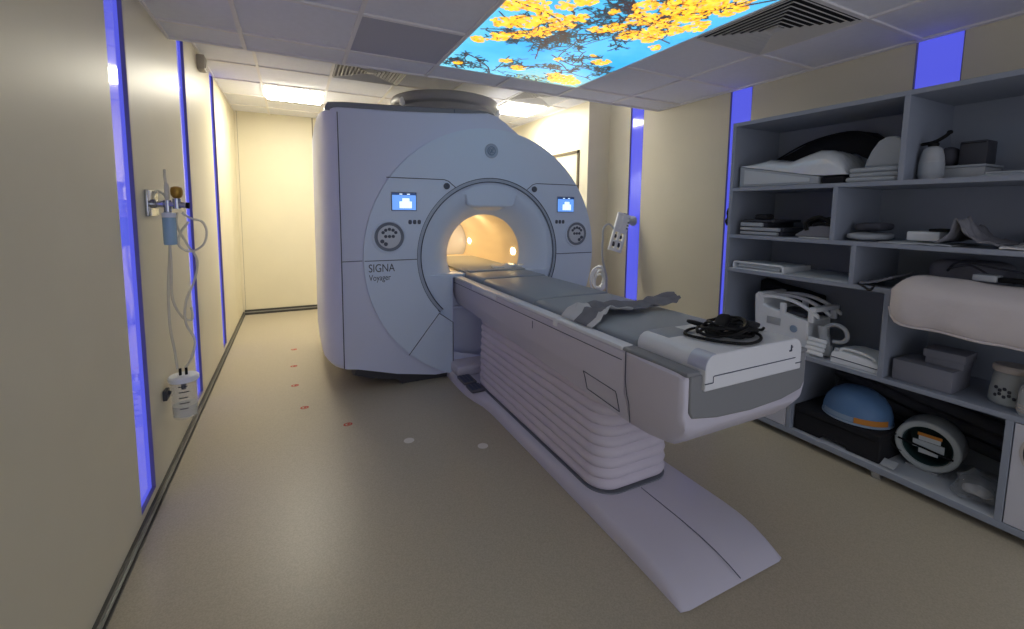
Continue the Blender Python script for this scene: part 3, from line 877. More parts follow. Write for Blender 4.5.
# base: flat foot with a sloping nose, flared near the scanner
bm = B()
def bsec(y, xl, xr, zt, e=.022):
    return [(xl, y, 0.002), (xl + .004, y, zt * .45), (xl + .014, y, zt - .012 if zt > .03 else zt * .8), (xl + e + .012, y, zt), (xr - e - .012, y, zt), (xr - .014, y, zt - .012 if zt > .03 else zt * .8), (xr - .004, y, zt * .45), (xr, y, .002)]
base = [(3.66, 1.20, 1.97, .072), (3.40, 1.20, 1.97, .072), (3.20, 1.205, 1.965, .072), (3.06, 1.228, 1.94, .072), (2.95, 1.255, 1.915, .072), (2.80, 1.267, 1.903, .072), (1.55, 1.267, 1.903, .072), (1.35, 1.266, 1.905, .071), (1.26, 1.264, 1.905, .066), (1.19, 1.262, 1.902, .056), (1.13, 1.260, 1.893, .042), (1.085, 1.258, 1.880, .026), (1.06, 1.257, 1.872, .013), (1.048, 1.256, 1.866, .006)]
secs = [bsec(*b) for b in base]
def bow(p):
    x, y, z = p
    k = (x - 1.565) / .31
    f = max(0, min(1, (1.5 - y) / .45))
    return (x, y - f * .055 * (1 - k * k), z)
loft(bm, [[bow(p) for p in s] for s in secs])
obj('table_base', bm, 'table', tb, angle=50)
bm = B(); tube(bm, [bow((1.578, y, z + .0006)) for y, z in ((1.60, .072), (1.45, .0715), (1.35, .071), (1.26, .066), (1.19, .056), (1.13, .042), (1.085, .026))], .002, 6); obj('base_seam', bm, 'seam', tb)
for y0, y1 in ((3.05, 3.19), (3.22, 3.40)):
    bm = B()
    box(bm, (1.205, 1.318), (y0, y1), (.074, .098), bev=.008)
    pd = obj('foot_pedal', bm, 'pedal', tb)
    bm = B()
    for k in range(3): box(bm, (1.215 + .03 * k, 1.235 + .03 * k), (y0 + .012, y1 - .012), (.098, .1005))
    obj('tread', bm, 'seam', pd, smooth=False)
bm = B(); box(bm, (1.22, 1.97), (3.42, 3.66), (.072, .16), bev=.02, seg=3); obj('dock_foot', bm, 'table', tb)

# cloth across the mat
bm = B()
def clothf(u, v):
    x = 1.31 + .74 * u
    yc = 1.845 + .02 * math.sin(u * 5) + .03 * u
    hw = .135 - .085 * u + .02 * math.sin(u * 17)
    y = yc + hw * (2 * v - 1)
    nz = noise.noise(Vector((x * 9, y * 16, 2.2)))
    z = .958 + .014 + .022 * nz + .024 * max(0, math.sin(v * 9 + u * 6)) * (1 - .3 * u) + .012 * math.sin(u * 21 + v * 4) ** 2
    if u < .08: z = .958 - (.08 - u) * .45 + .008
    if u > .85: z += (u - .85) * .18
    return Vector((x, y, z))
slab(bm, clothf, 40, 22, .007, 0, lambda i, j: 1 if (i < .17 and (j > .55 or j < .14)) or (.17 <= i < .42 and j < .10) else 0)
tag(obj('folded_cloth', bm, ['cloth', 'clothw'], angle=80), 'crumpled grey cloth lying across the grey table mat', 'cloth')

# black cables on the connector housing
t = thing('cable_bundle', 'coiled black cable and straps lying on the end of the patient table', 'cable', (1.66, 1.22, .977))
rnd = random.Random(11)
bm = B()
zc = .985
tube(bm, spl([(1.62, 1.34, zc), (1.55, 1.33, zc), (1.485, 1.29, zc), (1.49, 1.22, zc), (1.53, 1.14, zc), (1.60, 1.085, zc), (1.69, 1.095, zc), (1.76, 1.14, zc), (1.78, 1.19, zc)], 8), .0062, 8)
for k in range(10):
    cx, cy = 1.68 + rnd.uniform(-.05, .05), 1.215 + rnd.uniform(-.025, .025)
    a, b = rnd.uniform(.08, .14), rnd.uniform(.04, .075); ph = rnd.uniform(-.6, .6)
    pts = []
    for i in range(18):
        th = 2 * math.pi * i / 18
        x, y = a * math.cos(th), b * math.sin(th)
        pts.append((cx + x * math.cos(ph) - y * math.sin(ph), cy + x * math.sin(ph) + y * math.cos(ph), zc + .006 + .0042 * k + .008 * math.sin(th * 2 + k)))
    tube(bm, spl(pts, 2, True), .0066, 7, True)
tube(bm, spl([(1.55, 1.285, zc), (1.62, 1.27, zc + .02), (1.72, 1.24, zc + .03), (1.84, 1.20, zc), (1.89, 1.21, zc)], 8), .0062, 8)
obj('cable', bm, 'black', t)
bm = B(); soft(bm, (1.66, 1.25, zc + .040), (.075, .026, .016), .5, .006, 12, 2, Mx=Matrix.Rotation(R(28), 4, 'Z') @ Matrix.Rotation(R(-12), 4, 'Y')); obj('connector', bm, 'black', t)
bm = B(); soft(bm, (1.60, 1.30, zc + .022), (.07, .016, .010), .5, .004, 12, 4, Mx=Matrix.Rotation(R(-28), 4, 'Z') @ Matrix.Rotation(R(14), 4, 'Y')); obj('connector', bm, 'black', t)
bm = B(); soft(bm, (1.78, 1.22, zc + .022), (.05, .05, .018), .6, .014, 14, 5); obj('strap', bm, 'blackf', t)
scn.location.y += .02
# ------------------------------------------------------------------ shelving unit along the right wall
SX, SB = 2.92, 3.44           # front plane, back panel
YA, YZ = .08, 2.20            # right end, left end
T = .026
H1, H2, H3, H4, H5 = 1.686, 1.344, 1.094, .592, .075     # tops of the boards
sh = thing('shelving_unit', 'grey open shelving unit with white doors at its foot along the right wall', 'shelving', (SB, 1.15, 0))
def sbox(name, y, z, x=(SX, SB), m='shelf', label=None):
    bm = B(); box(bm, x, y, z); o = obj(name, bm, m, sh, smooth=False, bevel=.0015, bseg=1)
    if label: o['label'] = label
    return o
sbox('side_panel', (YZ - T, YZ), (.035, 2.152)); sbox('side_panel', (YA, YA + T), (.035, 2.152))
sbox('back_panel', (YA + T, YZ - T), (.04, 2.14), (SB - .012, SB))
sbox('top_board', (YA + T, YZ - T), (2.152 - T, 2.152))
sbox('shelf', (YA + T, YZ - T), (H1 - T, H1)); sbox('shelf', (YA + T, YZ - T), (H2 - T, H2)); sbox('shelf', (YA + T, YZ - T), (H3 - T, H3))
sbox('shelf', (YA + T, YZ - T), (H4 - T, H4)); sbox('bottom_board', (YA + T, YZ - T), (H5 - .035, H5))
for y, a, b in ((1.183, H1, 2.152 - T), (1.49, H2, H1 - T), (1.37, H3, H2 - T), (1.19, H4, H3 - T), (1.663, H5, H4 - T), (.69, H5, H4 - T)):
    sbox('divider', (y - T / 2, y + T / 2), (a, b))
for name, a, b, z, y0, y1 in (('white_lining', SX + .004, SB - .014, H3, 1.384, 2.172), ('white_lining', SX + .004, SB - .014, H4, 1.204, 2.172), ('white_lining', SX + .004, SB - .014, H5, .704, 1.648)):
    bm = B(); box(bm, (a, b), (y0, y1), (z, z + .0012)); tag(obj(name, bm, 'shelftop', sh, smooth=False), 'pale top of the shelf board')
d = sbox('door', (1.68, 2.17), (.078, .562), (SX + .002, SX + .02), 'door')
d = sbox('door', (.112, .673), (.078, .562), (SX + .002, SX + .02), 'door')
bm = B()
loft(bm, [[(x, .600 + hy * math.cos(R(a)), .44 + hz * math.sin(R(a))) for a in range(0, 360, 15)] for x, hy, hz in ((SX + .003, .050, .085), (SX - .001, .050, .085), (SX - .001, .040, .075), (SX + .003, .040, .075))], False, False)
prism(bm, [(.600 + .040 * math.cos(R(a)), .44 + .075 * math.sin(R(a))) for a in range(0, 360, 15)], SX + .0005, SX + .003, 'x', 1)
obj('handle', bm, ['beige', 'gdark'], d)
for y in (1.17, .30, 2.05):
    bm = B(); box(bm, (SX + .012, SX + .06), (y - .02, y + .02), (0, .042), bev=.003); box(bm, (SX + .004, SX + .07), (y - .026, y + .026), (.032, .041)); obj('foot', bm, 'steel', sh)

def part(t, name, m, **k):
    """returns a builder closure"""
    return lambda bm: obj(name, bm, m, t, **k)

# --- top left compartment
t = thing('foam_positioner', 'long white foam box on the top shelf, under the clear wrapped wedge', 'foam block', (3.1, 1.9, H1))
bm = B(); prism(bm, [(2.15, H1 + .001), (2.15, H1 + .150), (1.61, H1 + .050), (1.61, H1 + .001)], 2.955, 3.30, 'x')
obj('block', bm, 'foam', t, bevel=.008)
bm = B(); prism(bm, [(2.11, H1 + .02), (2.11, H1 + .125), (1.66, H1 + .042), (1.66, H1 + .02)], 2.951, 2.956, 'x'); obj('face_panel', bm, 'paper', t, smooth=False)
bm = B()
secs = []
for y, zt, w in ((2.148, .008, .34), (2.06, .045, .35), (1.95, .10, .36), (1.80, .165, .36), (1.70, .205, .36), (1.64, .222, .36), (1.58, .214, .36), (1.53, .185, .355), (1.49, .130, .345), (1.468, .075, .33), (1.460, .056, .30)):
    base = H1 + .153 - .100 * (2.15 - y) / .54 if y > 1.61 else H1 + .053
    h = max(.008, (H1 + zt - base)) if y < 2.1 else (.008 if y > 2.1 else .03)
    if 1.9 < y < 2.1: h = .035 if y > 2 else .075
    sec = []
    for k in range(25):
        a = math.pi * k / 24
        x = 3.132 - w / 2 * math.copysign(abs(math.cos(a)) ** .55, math.cos(a)); z = base + h * (math.sin(a) ** .55)
        nz = noise.noise(Vector((x * 16, y * 22, z * 9)))
        sec.append((x + .004 * nz, y + .004 * nz, z + .007 * nz * (1 if 0 < k < 24 else 0)))
    secs.append(sec)
loft(bm, secs)
tag(obj('wrapped_wedge', bm, 'plastic', angle=80), 'clear plastic wrapped wedge cushion on the white foam block, top shelf', 'cushion')
bm = B()
box(bm, (2.97, 3.20), (1.475, 1.60), (H1 + .001, H1 + .046), bev=.006)
tag(obj('support_block', bm, 'blackf'), 'small black block on the top shelf under the end of the wrapped wedge', 'block')
t = thing('folded_mat', 'black folded mat lying behind the wrapped wedge on the top shelf', 'mat', (3.38, 1.8, H1))
bm = B()
secs = []
for y, z0, z1 in ((2.165, .02, .20), (2.05, .10, .25), (1.90, .18, .32), (1.75, .22, .35), (1.62, .225, .355), (1.50, .15, .32), (1.42, .06, .25), (1.36, .003, .16), (1.30, .003, .10)):
    secs.append([(3.345, y, H1 + z0), (3.335, y, H1 + (z0 + z1) / 2), (3.345, y, H1 + z1), (3.37, y, H1 + z1 + .012), (3.405, y, H1 + z1), (3.424, y, H1 + (z0 + z1) / 2), (3.424, y, H1 + z0)])
loft(bm, secs)
obj('mat_body', bm, 'blackf', t, angle=60)
bm = B(); tube(bm, spl([(3.342, 2.16, H1 + .205), (3.342, 1.9, H1 + .325), (3.342, 1.62, H1 + .358), (3.342, 1.42, H1 + .255)], 6), .006, 6); obj('binding', bm, 'black', t)
def pad(name, x, y, z, label, m='foam', seed=0, bev=.012, group=None, cat='pad'):
    bm = B(); box(bm, x, y, z, bev=bev, seg=3)
    for v in bm.verts:
        n_ = noise.noise(Vector((v.co.x * 9 + seed, v.co.y * 9, v.co.z * 9))); v.co.z += .0 if abs(v.co.z - z[0]) < .002 else .002 * n_
    return tag(obj(name, bm, m), label, cat, group)
G1 = 'flat grey pads stacked on the top shelf'
pad('foam_pad', (2.955, 3.24), (1.215, 1.462), (H1 + .001, H1 + .029), 'bottom flat grey pad of the three stacked on the top shelf', 'foam', 1, group=G1)
pad('foam_pad', (2.962, 3.24), (1.212, 1.448), (H1 + .030, H1 + .056), 'middle flat grey pad of the three stacked on the top shelf', 'foam', 2, group=G1)
pad('foam_pad', (2.956, 3.23), (1.210, 1.446), (H1 + .057, H1 + .084), 'topmost flat grey pad of the three stacked on the top shelf', 'foam', 3, group=G1)
bm = B()
pr = [(1.205, H1 + .0865), (1.204, H1 + .16), (1.212, H1 + .20), (1.235, H1 + .235), (1.27, H1 + .255), (1.31, H1 + .255), (1.345, H1 + .235), (1.375, H1 + .185), (1.40, H1 + .12), (1.408, H1 + .0865)]
prism(bm, pr, 3.03, 3.075, 'x')
tag(obj('headrest_pad', bm, 'foam', bevel=.012, bseg=3), 'rounded grey pad standing upright on the three stacked pads', 'pad')
# --- top right compartment
t = thing('valve_canister', 'grey lidded canister with black valve lever on the right of the top shelf', 'canister', (3.06, 1.11, H1))
bm = B(); lathe(bm, [(.040, .001), (.048, .006), (.051, .05), (.0505, .09), (.051, .092), (.051, .10), (.0498, .102), (.046, .13), (.039, .16), (.028, .174), (.012, .179)], 28, Matrix.Translation((3.06, 1.11, H1))); obj('body', bm, 'offwhite', t)
bm = B(); lathe(bm, [(.052, .022), (.0523, .03), (.0523, .086), (.0515, .09)], 28, Matrix.Translation((3.06, 1.11, H1)), cap=False); obj('sleeve', bm, 'foam', t)
bm = B(); lathe(bm, [(.022, .178), (.024, .19), (.016, .20), (.010, .205)], 16, Matrix.Translation((3.06, 1.11, H1)))
tube(bm, spl([(3.06, 1.16, H1 + .193), (3.06, 1.11, H1 + .200), (3.06, 1.07, H1 + .222), (3.06, 1.052, H1 + .240)], 4), .009, 8); soft(bm, (3.06, 1.050, H1 + .243), (.012, .012, .010), .8, n=12)
obj('valve_lever', bm, 'black', t)
bm = B(); soft(bm, (3.20, 1.085, H1 + .165), (.055, .044, .052), .9, .006, 14, 8, 24)
tag(obj('rolled_strap', bm, 'foamd'), 'dark rounded roll resting on the flat box behind the canister', 'roll')
t = thing('flat_box', 'flat pale box on the top shelf beside the canister', 'box', (3.16, .97, H1))
bm = B(); box(bm, (3.125, 3.34), (.925, 1.125), (H1 + .001, H1 + .062), bev=.004); obj('tray', bm, 'offwhite', t)
bm = B(); box(bm, (3.12, 3.345), (.92, 1.13), (H1 + .0625, H1 + .076), bev=.004); obj('lid', bm, 'foam', t)
# place the roll on the lid
bpy.data.objects['rolled_strap'].location.z = H1 + .0765
t = thing('dark_case', 'dark square case standing on the flat pale box', 'case', (3.17, .945, H1 + .0765))
bm = B(); box(bm, (3.14, 3.26), (.928, 1.034), (H1 + .077, H1 + .198), bev=.008); bmesh.ops.rotate(bm, verts=bm.verts[:], cent=(3.2, .94, H1 + .077), matrix=Matrix.Rotation(R(0), 3, 'Z')); obj('shell', bm, 'gdark', t)
bm = B(); box(bm, (3.136, 3.24), (.935, 1.027), (H1 + .184, H1 + .188)); obj('lid_seam', bm, 'black', t, smooth=False)
for k, (a, b, l) in enumerate(((.50, .895, 'lowest pale folder in the flat pile at the right end of the top shelf'), (.52, .88, 'topmost pale folder in the flat pile at the right end of the top shelf'))):
    pad('folder', (2.99 + .02 * k, 3.25), (a, b + .01), (H1 + .001 + .013 * k, H1 + .0125 + .013 * k), l, 'foam', k, .003, 'folders on the top shelf', 'folder')

# --- second row, left
G2 = 'thin cases stacked on the left of the second shelf'
for k, (a, b, z0, z1, m, l) in enumerate(((1.84, 2.13, 0, .028, 'offwhite', 'lowest thin case of the stack at the left of the second shelf'), (1.83, 2.13, .029, .058, 'offwhite', 'second thin case up in the stack at the left of the second shelf'), (1.95, 2.13, .059, .092, 'foam', 'third case up in the stack at the left of the second shelf, pale ended'), (1.90, 2.11, .093, .112, 'gdark', 'dark topmost case of the stack at the left of the second shelf'))):
    z = H2 + .001
    t = thing('storage_case', l, 'case', (3.1, (a + b) / 2, z + z0), group=G2)
    bm = B(); box(bm, (2.99, 3.30), (a - .01, b), (z + z0, z + z1), bev=.004); obj('sleeve', bm, 'gdark', t)
    bm = B(); box(bm, (2.965, 2.989), (a + .012, b - .003), (z + z0 + .003, z + z1 - .003), bev=.003); obj('end_cap', bm, m, t)
pad('pouch', (2.962, 3.05), (1.93, 2.02), (H2 + .1135, H2 + .150), 'small black pouch on top of the stacked thin cases', 'blackf', 3, .012, None, 'pouch')
bm = B(); box(bm, (2.957, 2.962), (1.945, 2.01), (H2 + .06, H2 + .088)); bm.free()
t = thing('head_strap', 'grey wedge pad with looped black straps on the second shelf', 'strap pad', (3.06, 1.61, H2 + .008))
bm = B()
prism(bm, [(1.508, H2 + .009), (1.508, H2 + .075), (1.60, H2 + .085), (1.66, H2 + .075), (1.745, H2 + .02), (1.75, H2 + .009)], 2.99, 3.2, 'x'); obj('wedge', bm, 'foamg', t, bevel=.008)
bm = B()
for k in range(3):
    x = 2.985 + .05 * k
    tube(bm, spl([(x, 1.67, H2 + .05), (x, 1.682, H2 + .09), (x, 1.65, H2 + .122), (x, 1.60, H2 + .135 - .01 * k), (x, 1.55, H2 + .11), (x, 1.512, H2 + .085)], 5), .012, 8)
tube(bm, spl([(3.0, 1.64, H2 + .088), (3.0, 1.60, H2 + .10), (3.0, 1.565, H2 + .125), (3.0, 1.535, H2 + .128)], 5), .011, 8); tube(bm, spl([(2.992, 1.64, H2 + .084), (2.992, 1.58, H2 + .094), (2.992, 1.515, H2 + .088)], 5), .009, 8)
obj('straps', bm, 'black', t)
pad('paper_sheet', (2.95, 3.15), (1.51, 1.70), (H2 + .001, H2 + .0075), 'white sheet under the black strapped wedge pad', 'paper', 1, .002, None, 'paper')
bm = B(); tube(bm, spl([(2.935, 2.2065, 1.535), (2.93, 2.212, 1.50), (2.935, 2.208, 1.47), (2.925, 2.216, 1.44), (2.935, 2.208, 1.41)], 4), .009, 8); box(bm, (2.924, 2.946), (2.2005, 2.214), (1.44, 1.48), bev=.004)
tag(obj('hook', bm, 'black'), 'small black hook on the outer left side of the shelving', 'hook')
# --- second row, right
bm = B(); soft(bm, (3.10, 1.37, H2 + .029), (.12, .09, .021), .55, .010, 12, 3, 26); tag(obj('folded_bag', bm, 'offwhite', angle=80), 'pale folded bag at the left of the second shelf, right part', 'bag')
bm = B(); soft(bm, (3.15, 1.375, H2 + .082), (.10, .074, .024), .55, .012, 12, 5, 26); tag(obj('folded_bag', bm, 'foamd', angle=80), 'dark folded bag on top of the pale folded bag', 'bag')
bm = B()
slab(bm, lambda u, v: Vector((2.925 + .40 * u, .955 + .30 * v, H2 + .006 + .008 * abs(noise.noise(Vector((u * 3, v * 4, 2)))))), 12, 12, .004); tag(obj('paper_sheet', bm, 'paper', angle=80), 'large white sheet lying on the second shelf left of the grey cloth pile', 'paper')
t = thing('small_box', 'small white box with a black handset on it, on the large white sheet', 'box', (3.12, 1.10, H2 + .017))
bm = B(); box(bm, (3.04, 3.25), (1.04, 1.18), (H2 + .017, H2 + .068), bev=.008); obj('carton', bm, 'white', t)
bm = B(); box(bm, (3.07, 3.20), (1.02, 1.10), (H2 + .0685, H2 + .084), bev=.006); obj('handset', bm, 'black', t)
bm = B()
def pile(u, v):
    x = 2.925 + .30 * u; y = .80 + .22 * v
    h = .115 * math.exp(-((v - .66) / (.15 + .12 * (v < .66))) ** 2) * (1 - .5 * u) + .022
    h *= .85 + .5 * noise.noise(Vector((x * 22, y * 22, 1))) + .25 * noise.noise(Vector((x * 50, y * 50, 1)))
    if v < .05 or v > .95: h = .014
    return Vector((x, y + .02 * noise.noise(Vector((x * 12, y * 8, 5))), H2 + .012 + max(.002, h)))
slab(bm, pile, 26, 26, .010)
tag(obj('cloth_pile', bm, 'cloth', angle=80), 'bunched grey cloth at the front of the second shelf', 'cloth')
bm = B(); slab(bm, lambda u, v: Vector((2.922 + .30 * u, .42 + .37 * v, H2 + .012 + .022 * abs(noise.noise(Vector((u * 4, v * 5, 7)))))), 16, 16, .008); tag(obj('folded_sheet', bm, 'clothw', angle=80), 'white folded sheet right of the bunched grey cloth', 'sheet')
t = thing('instrument_case', 'dark flat case behind the white folded sheet', 'case', (3.30, .72, H2))
bm = B(); box(bm, (3.25, 3.38), (.55, .80), (H2 + .001, H2 + .07), bev=.008); obj('shell', bm, 'gdark', t)
bm = B(); box(bm, (3.244, 3.25), (.62, .74), (H2 + .025, H2 + .05), bev=.002); obj('label_plate', bm, 'foam', t)

# --- third row, left
t = thing('letter_tray', 'white tray with rounded front rim on the third shelf', 'tray', (3.05, 1.96, H3 + .0015))
bm = B()
tube(bm, [(2.945, y, z) for y, z in [(2.148, H3 + .008), (2.148, H3 + .030)] + [(2.130 + .018 * math.cos(R(a)), H3 + .032 + .018 * math.sin(R(a))) for a in (30, 60, 90)] + [(1.80, H3 + .050)] + [(1.80 - .018 * math.sin(R(a)), H3 + .032 + .018 * math.cos(R(a))) for a in (30, 60, 90)] + [(1.782, H3 + .008)]], .0062, 8)
obj('front_rim', bm, 'white', t)
bm = B(); box(bm, (2.94, 3.26), (1.78, 2.15), (H3 + .0015, H3 + .006)); box(bm, (2.95, 3.26), (2.143, 2.15), (H3 + .006, H3 + .045)); box(bm, (2.95, 3.26), (1.78, 1.787), (H3 + .006, H3 + .045)); obj('tray_body', bm, 'white', t)
rnd = random.Random(2)
for k in range(4):
    dx, dy, a = rnd.uniform(-.012, .012), rnd.uniform(-.006, .006), rnd.uniform(-2, 2)
    bm = B(); box(bm, (2.965 + dx, 3.245 + dx), (1.81 + dy, 2.12 + dy), (H3 + .0065 + .0105 * k, H3 + .0165 + .0105 * k), bev=.001, seg=1)
    bmesh.ops.rotate(bm, verts=bm.verts[:], cent=(3.1, 1.96, H3), matrix=Matrix.Rotation(R(a), 3, 'Z'))
    tag(obj('paper_stack', bm, 'paper', smooth=False), ('lowest', 'second lowest', 'third', 'topmost')[k] + ' bundle of paper in the white tray on the third shelf', 'paper', 'bundles of paper in the white tray')
bm = B(); slab(bm, lambda u, v: Vector((2.95 + .36 * u, 1.40 + .36 * v, H3 + .006 + .012 * v * u + .002 * noise.noise(Vector((u * 4, v * 4, 1))))), 10, 10, .004); tag(obj('paper_sheet', bm, 'paper', angle=80), 'pale sheet lying right of the white tray on the third shelf', 'paper')
# --- third row, right
bm = B()
def mag(u, v): return Vector((2.945 + .25 * u, 1.185 + .155 * v, H3 + .012 + .055 * (1 - v) ** 1.3 + .012 * u + .008 * noise.noise(Vector((u * 6, v * 8, 3)))))
slab(bm, mag, 14, 14, .010); tag(obj('folded_sleeve', bm, 'foamg', angle=80), 'dark crumpled sleeve lying at the left end of the pillow shelf', 'sleeve')
bm = B(); tube(bm, spl([(2.93, 1.335, H3 + .005), (2.915, 1.30, H3 - .004), (2.912, 1.27, H3 - .02), (2.925, 1.255, H3 + .006)], 5), .006, 7); tag(obj('strap_end', bm, 'blackf'), 'short black strap hanging over the shelf edge left of the pillow', 'strap')
t = thing('pillow', 'big pale pillow sticking out over the front of its shelf', 'pillow', (3.0, .75, H3))
bm = B()
secs = []
N = 34
for i in range(N + 1):
    s = i / N
    y = 1.165 - .86 * s
    e = min(1, math.sin(min(1, s / .13) * math.pi / 2) + .04) * min(1, math.sin(min(1, (1 - s) / .13) * math.pi / 2) + .04)
    sec = []
    for k in range(26):
        a = 2 * math.pi * k / 26
        cx_, sx_ = math.cos(a), math.sin(a)
        hx = .185 * e ** .6; hz = .102 * (.22 + .78 * e ** .8)
        x = 2.945 + hx * math.copysign(abs(cx_) ** .75, cx_)
        sag = max(0, (2.925 - x) / .2)
        z = 1.085 + hz * math.copysign(abs(sx_) ** .62, sx_) - sag * (.105 if sx_ < 0 else .035) - .03 * s
        z += .004
        nz = noise.noise(Vector((x * 9, y * 9, z * 9))) + .5 * noise.noise(Vector((x * 22, y * 14, z * 22)))
        z += .007 * nz; x += .006 * nz
        if x > 2.90 and z < H3 + .003: z = H3 + .003
        sec.append((x, y + .012 * math.sin(a * 2 + i * .3) * (1 - e), z))
    secs.append(sec)
loft(bm, secs)
obj('cushion', bm, 'pillow', t, angle=80)
bm = B()
low = [min(s, key=lambda p: p[0] * 1.0 + p[2] * .9) for s in secs[1:-1]]
tube(bm, [(p[0] - .003, p[1], p[2] - .002) for p in low], .006, 7); obj('piping', bm, 'pillow', t)
bm = B(); soft(bm, (3.285, .98, H3 + .085), (.125, .15, .082), .45, .006, 9, 6, 30); bm.transform(Matrix.Identity(4)); tag(obj('grey_cushion', bm, 'foamg', angle=70), 'grey cushion behind the big pale pillow', 'cushion')
t = thing('power_adapter', 'pale power adapter with a looping cable on the big pillow', 'adapter', (3.0, .83, H3 + .10))
AZ = 1.186
bm = B(); box(bm, (2.98, 3.06), (.80, .885), (AZ - .002, AZ + .030), bev=.006); obj('brick', bm, 'offwhite', t)
bm = B(); box(bm, (2.985, 3.05), (.705, .799), (AZ, AZ + .022), bev=.004); obj('connector', bm, 'black', t)
bm = B(); tube(bm, spl([(3.06, .845, AZ + .02), (3.10, .93, AZ + .06), (3.10, 1.0, AZ + .04), (3.15, 1.03, AZ + .02), (3.12, .98, AZ + .07), (3.08, .84, AZ + .06), (3.06, .73, AZ + .045), (3.04, .60, AZ + .01), (3.02, .50, AZ)], 6), .0055, 7); obj('cable', bm, 'gdark', t)

# --- fourth row, left: head coil, cable coil, flat coil
z = H4 + .0015
t = thing('head_coil', 'large white helmet shaped receiver coil with open top slots on the fourth shelf', 'coil', (3.12, 1.80, z))
bm = B()
prof = [(1.985, z), (1.99, z + .10), (2.0, z + .22), (2.005, z + .325), (1.985, z + .338), (1.95, z + .33), (1.94, z + .27), (1.90, z + .25), (1.80, z + .235), (1.70, z + .215), (1.63, z + .205), (1.625, z + .10), (1.60, z)]
prism(bm, prof, 3.0, 3.27, 'x'); obj('body', bm, 'white', t, bevel=.012, bseg=3)
bm = B()
for x0 in (2.998, 3.13, 3.255):
    bm = B()
    secs = []
    for i in range(15):
        s = i / 14
        y = 1.97 - .40 * s; zz = z + .325 + .028 * math.sin(s * 2.6) - .085 * s ** 2.6
        secs.append([(x0, y, zz - .024), (x0, y, zz), (x0 + .028, y, zz), (x0 + .028, y, zz - .024)])
    loft(bm, secs)
    obj('arch_bar', bm, 'white', t, bevel=.006)
for y in (1.955, 1.80, 1.615):
    for x0 in (2.998, 3.255):
        bm = B(); box(bm, (x0, x0 + .028), (y - .018, y + .018), (z + .20, z + .315 - (1.955 - y) * .12), bev=.006); obj('post', bm, 'white', t)
for y in (1.965, 1.605):
    bm = B(); box(bm, (3.0, 3.28), (y - .02, y + .02), (z + .27 + (y - 1.59) * .12, z + .300 + (y - 1.59) * .12), bev=.006); obj('cross_bar', bm, 'white', t)
bm = B(); box(bm, (2.994, 3.0005), (1.805, 1.90), (z + .135, z + .185), bev=.002); obj('label_plate', bm, 'offwhite', t)
bm = B(); lathe(bm, [(.024, 0), (.024, .004), (.020, .006)], 24, Matrix.Translation((3.0, 1.715, z + .135)) @ Matrix.Rotation(R(-90), 4, 'Y')); obj('badge', bm, 'paleblue', t)
bm = B(); box(bm, (3.03, 3.24), (1.66, 1.93), (z + .215, z + .243), bev=.01); obj('inner_pad', bm, 'gdark', t)
bm = B(); slab(bm, lambda u, v: Vector((3.30 + .11 * u, 1.80 + .36 * v, z + .36 + .05 * v * (1 - u) + .015 * noise.noise(Vector((u * 5, v * 6, 4))))), 14, 14, .006)
for v in bm.verts: v.co.z -= .0
bm2 = bm
bm = B()
secs = []
for i in range(9):
    s = i / 8; y = 2.16 - .42 * s; tp = z + .385 - .06 * s + .01 * noise.noise(Vector((s * 5, 0, 0)))
    secs.append([(3.30, y, z + .001), (3.295, y, tp - .03), (3.30, y, tp), (3.36, y, tp + .012), (3.415, y, tp), (3.42, y, z + .001)])
loft(bm, secs); bm2.free()
tag(obj('dark_cushion', bm, 'blackf', bevel=.01), 'dark cushion standing behind the white helmet shaped coil', 'cushion')
t = thing('cable_coil', 'ribbed white pad with a thick ring shaped cable, between the two white coils', 'coil', (3.03, 1.52, z))
bm = B()
Mr = Matrix.Translation((2.945, 1.555, z + .012)) @ Matrix.Rotation(R(24), 4, 'Y')
for k in range(4): box(bm, (-.010, .012), (-.055, .055), (.001 + .028 * k, .027 + .028 * k), bev=.006, Mx=Mr)
obj('ribbed_pad', bm, 'white', t)
bm = B()
tube(bm, spl([(3.02, 1.52, z + .012), (3.03, 1.515, z + .06), (3.035, 1.525, z + .11), (3.035, 1.545, z + .15), (3.035, 1.53, z + .195), (3.035, 1.48, z + .215), (3.035, 1.43, z + .195), (3.035, 1.415, z + .15), (3.035, 1.44, z + .115), (3.035, 1.49, z + .105)], 6), .0125, 10)
obj('cable_ring', bm, 'offwhite', t)
bm = B(); tube(bm, [(3.035, 1.548, z + .11), (3.035, 1.556, z + .19)], [.024, .028], 12); tube(bm, [(3.03, 1.515, z + .010), (3.03, 1.515, z + .075)], [.032, .022], 12); obj('strain_relief', bm, 'offwhite', t)
t = thing('flat_coil', 'flat white receiver coil with a carry handle at the right of the fourth shelf', 'coil', (3.05, 1.34, z))
bm = B()
secs = []
for y, h in ((1.46, .055), (1.455, .065), (1.40, .075), (1.30, .068), (1.215, .052), (1.208, .040)):
    secs.append([(2.955, y, z), (2.953, y, z + h * .6), (2.965, y, z + h), (3.10, y, z + h + .012), (3.22, y, z + h), (3.23, y, z)])
loft(bm, secs); obj('shell', bm, 'white', t, bevel=.006)
bm = B(); tube(bm, [(2.952, 1.455, z + .034), (2.952, 1.21, z + .027)], .003, 6); obj('shell_seam', bm, 'seam', t)
bm = B(); tube(bm, spl([(2.98, 1.42, z + .068), (2.98, 1.405, z + .092), (2.98, 1.33, z + .092), (2.98, 1.26, z + .078), (2.98, 1.245, z + .060)], 5), .008, 8); obj('carry_handle', bm, 'white', t)
bm = B(); box(bm, (2.97, 3.0), (1.425, 1.452), (z + .062, z + .088), bev=.006); obj('latch', bm, 'offwhite', t)
